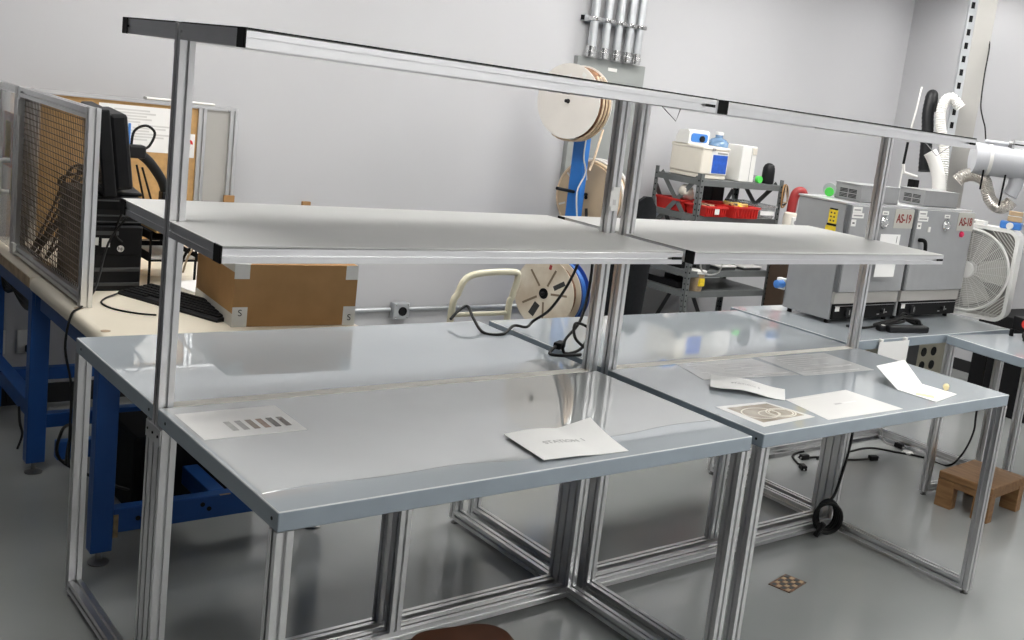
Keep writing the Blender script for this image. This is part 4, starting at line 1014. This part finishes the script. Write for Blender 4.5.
# ------------------------------------------------------------------ column, ducts and hoses at the right
Cx, Cy = 6.0, 2.25
Cl = thing('column', 'cream steel column with slotted strut rising behind the ovens', 'column', (Cx, Cy, 0), math.radians(-43))
b = MB(); b.box(.015, .150, 0, .16, 0, CZ, 'col'); b.build('shaft', Cl)
b = MB(); b.box(-.045, .015, .0, .045, .001, CZ, 'galv')
z = .1
while z < CZ-.05: b.box(-.030, -.005, -.001, 0, z, z+.045, 'cap'); z += .095
b.build('slotted_strut', Cl)
def corr(name, label, P, r, m, pitch=.018, amp=.12, extra=None, n=10):
    pts = spl(P, n); L = [0]
    for a, c in zip(pts, pts[1:]): L.append(L[-1]+(c-a).length)
    N = int(L[-1]/pitch)*2; out = []; rd = []; j = 0
    for k in range(N+1):
        s_ = L[-1]*k/N
        while j < len(L)-2 and L[j+1] < s_: j += 1
        t_ = (s_-L[j])/max(1e-9, L[j+1]-L[j]); out.append(pts[j].lerp(pts[j+1], t_)); rd.append(r*(1-amp*(k % 2)))
    b = MB(); b.tube(out, r, m, 18, rads=rd)
    return solo(b, name, label, 'hose')
# local frame of hoses: u along image right (camera x axis), world points near the column
ux = Vector((.733, -.68, 0)); O = Vector((Cx, Cy, 0))
def hp(u, d, z): p = O+ux*u+Vector((.67, .723, 0))*d; return (p.x, p.y, z)
corr('white_hose', 'white corrugated hose curving down left of the cream column', [(5.945, 2.19, 2.15), (5.923, 2.222, 2.187), (5.897, 2.251, 2.211), (5.865, 2.275, 2.184), (5.842, 2.277, 2.103), (5.84, 2.253, 1.99), (5.854, 2.206, 1.838), (5.847, 2.177, 1.683), (5.845, 2.16, 1.50)], .040, 'white', .016, .16)
corr('black_hose', 'black corrugated hose hanging left of the white corrugated hose', [(5.900, 2.40, 2.10), (5.888, 2.40, 2.19), (5.872, 2.395, 2.215), (5.85, 2.385, 2.17), (5.825, 2.370, 2.076), (5.815, 2.345, 1.969), (5.80, 2.32, 1.825), (5.79, 2.296, 1.667)], .044, 'black', .03, .06)
corr('white_sleeve', 'white hose sleeve hanging below the black hose', [(5.647, 2.184, 1.812), (5.667, 2.154, 1.76), (5.687, 2.113, 1.661), (5.69, 2.086, 1.558), (5.69, 2.07, 1.45)], .048, 'white', .02, .03)
b = MB(); b.tube([hp(-.30, -.08, 2.26), hp(-.31, -.08, 2.10), hp(-.325, -.08, 1.95)], .007, 'white', 8); b.tube([hp(-.33, -.08, 1.86), hp(-.335, -.08, 1.70)], .010, 'cap', 8); b.box(-.02, .02, -.02, .02, -.03, .03, 'dark', .004, mtx=T(*hp(-.33, -.08, 1.93)))
b.tube([hp(-.335, -.08, 1.70), hp(-.32, -.08, 1.64), hp(-.22, -.08, 1.62)], .012, 'white', 8); b.box(-.03, .03, -.03, .03, -.03, .03, 'cap', .004, mtx=T(*hp(-.24, -.08, 1.57))); b.box(-.06, .02, -.02, .02, -.03, .02, 'dark', .008, mtx=T(*hp(-.26, -.08, 1.47)) @ RY(-25))
b.tube([hp(-.335, -.08, 1.70), hp(-.335, -.08, 1.40), hp(-.335, -.08, .0)], .006, 'white', 6)
solo(b, 'support_arm', 'thin white and black support arm left of the black hose', 'arm')
b = MB(); b.tube(spl([(6.16, 2.2, CZ), (6.148, 2.196, 2.985), (6.135, 2.181, 2.87), (6.112, 2.162, 2.691), (6.105, 2.144, 2.584), (6.065, 2.12, 2.402), (6.02, 2.08, 2.196), (6.05, 2.065, 2.104), (6.075, 2.047, 2.039), (6.079, 2.018, 1.927)], 8), .006, 'cable', 6); solo(b, 'drop_cable', 'black cable dropping from the ceiling beside the cream column', 'cable')
# big duct
O_ = Vector((5.935, 1.985, 1.812)); dd = Vector((.733, -.68, .0)).normalized()
Du = thing('air_duct', 'large white horizontal air duct at the right photo edge', 'duct', O_)
p0 = Vector((0, 0, 0)); away = Vector((.67, .723, 0))
b = MB(); b.tube([p0-dd*.03, p0-dd*.015, p0, p0+dd*.2, p0+dd*1.3], .112, 'duct', 28, rads=[.105, .11, .112, .112, .112]); b.build('pipe', Du)
b = MB(); b.tube([p0+dd*.06, p0+dd*.085], .117, 'white', 28); b.build('strap', Du)
b = MB(); b.tube([p0+dd*.31+Vector((0, 0, -.02)), p0+dd*.305+Vector((0, 0, -.16)), p0+dd*.28+Vector((0, 0, -.23))], .052, 'duct', 20); b.build('branch', Du)
b = MB(); b.tube([p0+dd*.03+Vector((-.02, -.02, .125)), p0+dd*1.2+Vector((-.02, -.02, .125))], .014, 'duct', 10); b.build('side_pipe', Du)
b = MB(); b.lathe([(.022, -.02), (.035, -.02), (.035, .02), (.022, .02)], 'foot', 16, T(*(dd*.23+Vector((-.02, -.02, .125)))) @ RX(90)); b.build('pipe_joint', Du)
corr('silver_duct', 'silver flexible duct in an S curve under the white air duct', [(5.883, 2.075, 1.635), (5.90, 2.05, 1.668), (5.935, 2.015, 1.69), (5.972, 1.977, 1.69), (6.01, 1.937, 1.665), (6.023, 1.908, 1.60), (6.036, 1.877, 1.535), (6.075, 1.837, 1.492), (6.120, 1.797, 1.502), (6.142, 1.77, 1.545)], .048, 'flex', .014, .10)
b = MB(); b.tube([(6.04, 1.80, 1.73), (6.03, 1.80, 1.50)], .007, 'cap', 8); solo(b, 'hanger_rod', 'slanted thin black rod inside the bend of the silver duct', 'rod')
b = MB(); b.tube([(5.91, 1.90, 1.76), (5.91, 1.90, 1.60)], .007, 'cap', 8); solo(b, 'cable_tie', 'black tie around the upper bend of the silver duct', 'tie')
b = MB(); b.box(0, .5, -.04, 0, 0, .05, 'aluflat', .002); b.box(-.0008, 0, -.03, -.01, .02, .03, 'cap'); b.box(.0, .1, -.0412, -.04, .022, .030, 'cap')
b.prof('Z', -1.90, 0, .46, -.04, 'alu')
solo(b, 'rack_beam', 'pale rack beam end in front of the white duct at the right edge', 'beam', (5.18, 1.32, 1.903), rz=math.radians(-45))

# ------------------------------------------------------------------ floor items
Ws = thing('wooden_step', 'low varnished wooden step on four block legs under the right bench', 'step', (4.0, .42, 0), math.radians(4))
b = MB(); b.box(0, .40, 0, .30, .150, .19, 'wood', .006); b.box(.004, .396, .004, .012, .13, .15, 'wood'); b.box(.004, .012, .004, .296, .12, .15, 'wood'); b.build('top', Ws)
for x in (.0, .34):
    for y in (.0, .205): b = MB(); b.box(x+.001, x+.059, y+.001, y+.094, .0005, .15, 'wood', .003); b.build('leg', Ws)
b = MB(); b.box(0, .15, 0, .10, .0005, .004, 'plate', .001)
for k in range(5):
    for j in range(4):
        b.box(.008+.028*k, .030+.028*k, .008+.022*j, .024+.022*j, .004, .0046, 'dark' if (k+j) % 2 else 'cardd')
solo(b, 'floor_plate', 'small rusty patterned metal plate lying on the floor', 'floor plate', (2.385, .375, 0), rz=math.radians(12))
Ls = thing('stool', 'brown leather stool with rounded corner at the bottom photo edge', 'stool', (.41, -.225, .022), math.radians(-12))
b = MB(); b.rbox(-.13, .13, -.18, .18, .46, .50, .07, 'leather', seg=8); b.rbox(-.125, .125, -.175, .175, .50, .512, .07, 'leather', seg=8); b.build('seat', Ls)
for sx in (-1, 1):
    for sy in (-1, 1):
        b = MB(); b.tube([(sx*.09, sy*.13, .46), (sx*.13, sy*.19, -.019)], .014, 'dark', 10); b.build('leg', Ls)
# loose power cords under the right bench
fz = .006
def cord(name, label, P, r=.006, m='cable', plug=None):
    b = MB(); b.tube(spl(P, 8), r, m, 8)
    if plug:
        p, a = plug; b.box(-.028, .028, -.016, .016, -.014, .014, 'cap', .004, mtx=T(*p) @ RZ(a)); 
        b.box(.028, .044, -.010, -.007, -.004, .004, 'chrome', mtx=T(*p) @ RZ(a)); b.box(.028, .044, .007, .010, -.004, .004, 'chrome', mtx=T(*p) @ RZ(a))
    return solo(b, name, label, 'cord')
cord('power_cord', 'black cord ending in a plug on the floor left of the wide grooved post', [(3.95, 1.58, fz), (3.88, 1.575, fz), (3.80, 1.54, fz), (3.73, 1.44, fz)], plug=((3.69, 1.375, .016), -120))
cord('power_cord', 'black plug lying on the floor beside the left edge of the wide post', [(3.98, 1.47, fz), (3.92, 1.485, fz), (3.87, 1.49, fz)], plug=((3.845, 1.492, .016), 175))
cord('power_cord', 'short black cord with plug on the floor right of the wide grooved post', [(3.92, 1.46, fz), (4.05, 1.40, fz), (4.14, 1.36, fz), (4.24, 1.323, fz+.005)], plug=((4.265, 1.313, .018), -20))
cord('power_cord', 'long black cord snaking over the floor and up toward the far bench leg', [(3.95, 1.44, fz), (4.08, 1.45, fz), (4.25, 1.47, fz), (4.45, 1.465, fz), (4.56, 1.34, fz), (4.645, 1.22, fz), (4.66, 1.06, fz), (4.66, .98, .10), (4.67, .94, .25), (4.66, .94, .40), (4.66, .94, .83)])
cord('power_cord', 'grey cord with black plug lying by the far floor rail', [(4.62, 1.52, .10), (4.65, 1.52, .03), (4.66, 1.50, fz), (4.66, 1.44, fz)], .005, 'ink', plug=((4.66, 1.40, .018), -90))
b = MB(); b.lathe([(.03, 0), (.036, .006), (.03, .014), (.01, .016)], 'white', 20); solo(b, 'white_disc', 'small white disc lying on the floor by the far rail', 'cap', (4.62, 1.31, .0005))
b = MB(); cc = Vector((3.02, .70, .10))
b.tube(spl([(3.185, .765, H-AP-.001), (3.183, .762, .70), (3.16, .735, .45), (3.10, .725, .22), (3.05, .715, .17)], 8), .007, 'cable', 8)
for k in range(5):
    pts = [cc+ux*((.040+.006*k)*math.cos(a))+Vector((0, 0, (.066+.007*(k % 3))*math.sin(a)))+Vector((-.67, -.723, 0))*(.012*(k-2)) for a in [2*PI*j/26 for j in range(26)]]
    b.tube(pts, .008, 'cable', 8, closed=True)
b.tube([cc+Vector((-.045, -.02, -.02)), cc+Vector((-.065, -.0, -.085))], .014, 'cable', 8)
solo(b, 'coiled_lead', 'coiled black cord hanging at the foot of the wide grooved post', 'cord')
# cords on the left bench near the centre post
zt2 = H+.006
b = MB(); b.tube(spl([(1.372, 1.50, zt2+.02), (1.43, 1.53, zt2+.05), (1.475, 1.54, zt2+.06), (1.44, 1.44, zt2+.035), (1.43, 1.345, zt2), (1.50, 1.31, zt2), (1.61, 1.39, zt2+.01), (1.65, 1.36, zt2+.01), (1.70, 1.38, zt2+.03), (1.74, 1.32, zt2+.10), (1.80, 1.28, zt2+.25), (1.83, 1.24, 1.352)], 8), .006, 'cable', 8)
solo(b, 'black_lead', 'black cord trailing over the left bench back edge to the shelf', 'cord')
b = MB(); b.tube(spl([(1.80, 1.18, 1.352), (1.775, 1.14, 1.15), (1.70, 1.08, 1.0), (1.60, 1.04, .93), (1.575, 1.01, zt2), (1.60, .99, zt2), (1.66, 1.0, zt2+.02), (1.70, 1.02, zt2+.08), (1.65, 1.05, zt2+.10), (1.62, 1.0, zt2+.05), (1.68, .95, zt2)], 8), .006, 'cable', 8)
b.box(-.03, .03, -.015, .015, -.013, .013, 'cap', .004, mtx=T(1.575, 1.04, zt2+.02) @ RZ(30)); b.tube(spl([(1.55, 1.03, zt2+.02), (1.50, 1.0, zt2), (1.54, .965, zt2), (1.62, .96, zt2)], 6), .006, 'cable', 8)
solo(b, 'plug_lead', 'black cord and plug tangled beside the centre post', 'cord')
b = MB(); b.box(0, .03, -.002, 0, 0, .085, 'paper'); b.box(-.008, .0, -.0018, -.0005, .015, .07, 'paper'); b.box(.006, .02, -.0026, -.002, .02, .04, 'lineink')
solo(b, 'paper_tag', 'small white tag stuck on the centre rack post', 'tag', (1.508, D-.0005, 1.475))

# ------------------------------------------------------------------ world, look
w = bpy.data.worlds.new('world'); S.world = w; w.use_nodes = True
w.node_tree.nodes['Background'].inputs['Color'].default_value = (.8, .85, .9, 1); w.node_tree.nodes['Background'].inputs['Strength'].default_value = .25
S.view_settings.view_transform = 'Standard'; S.view_settings.look = 'None'; S.view_settings.gamma = 1; S.view_settings.use_curve_mapping = False
S.view_settings.exposure = 0.0
S.cycles.max_bounces = 8; S.cycles.diffuse_bounces = 5; S.cycles.glossy_bounces = 5; S.cycles.transmission_bounces = 6; S.cycles.caustics_reflective = False; S.cycles.caustics_refractive = False
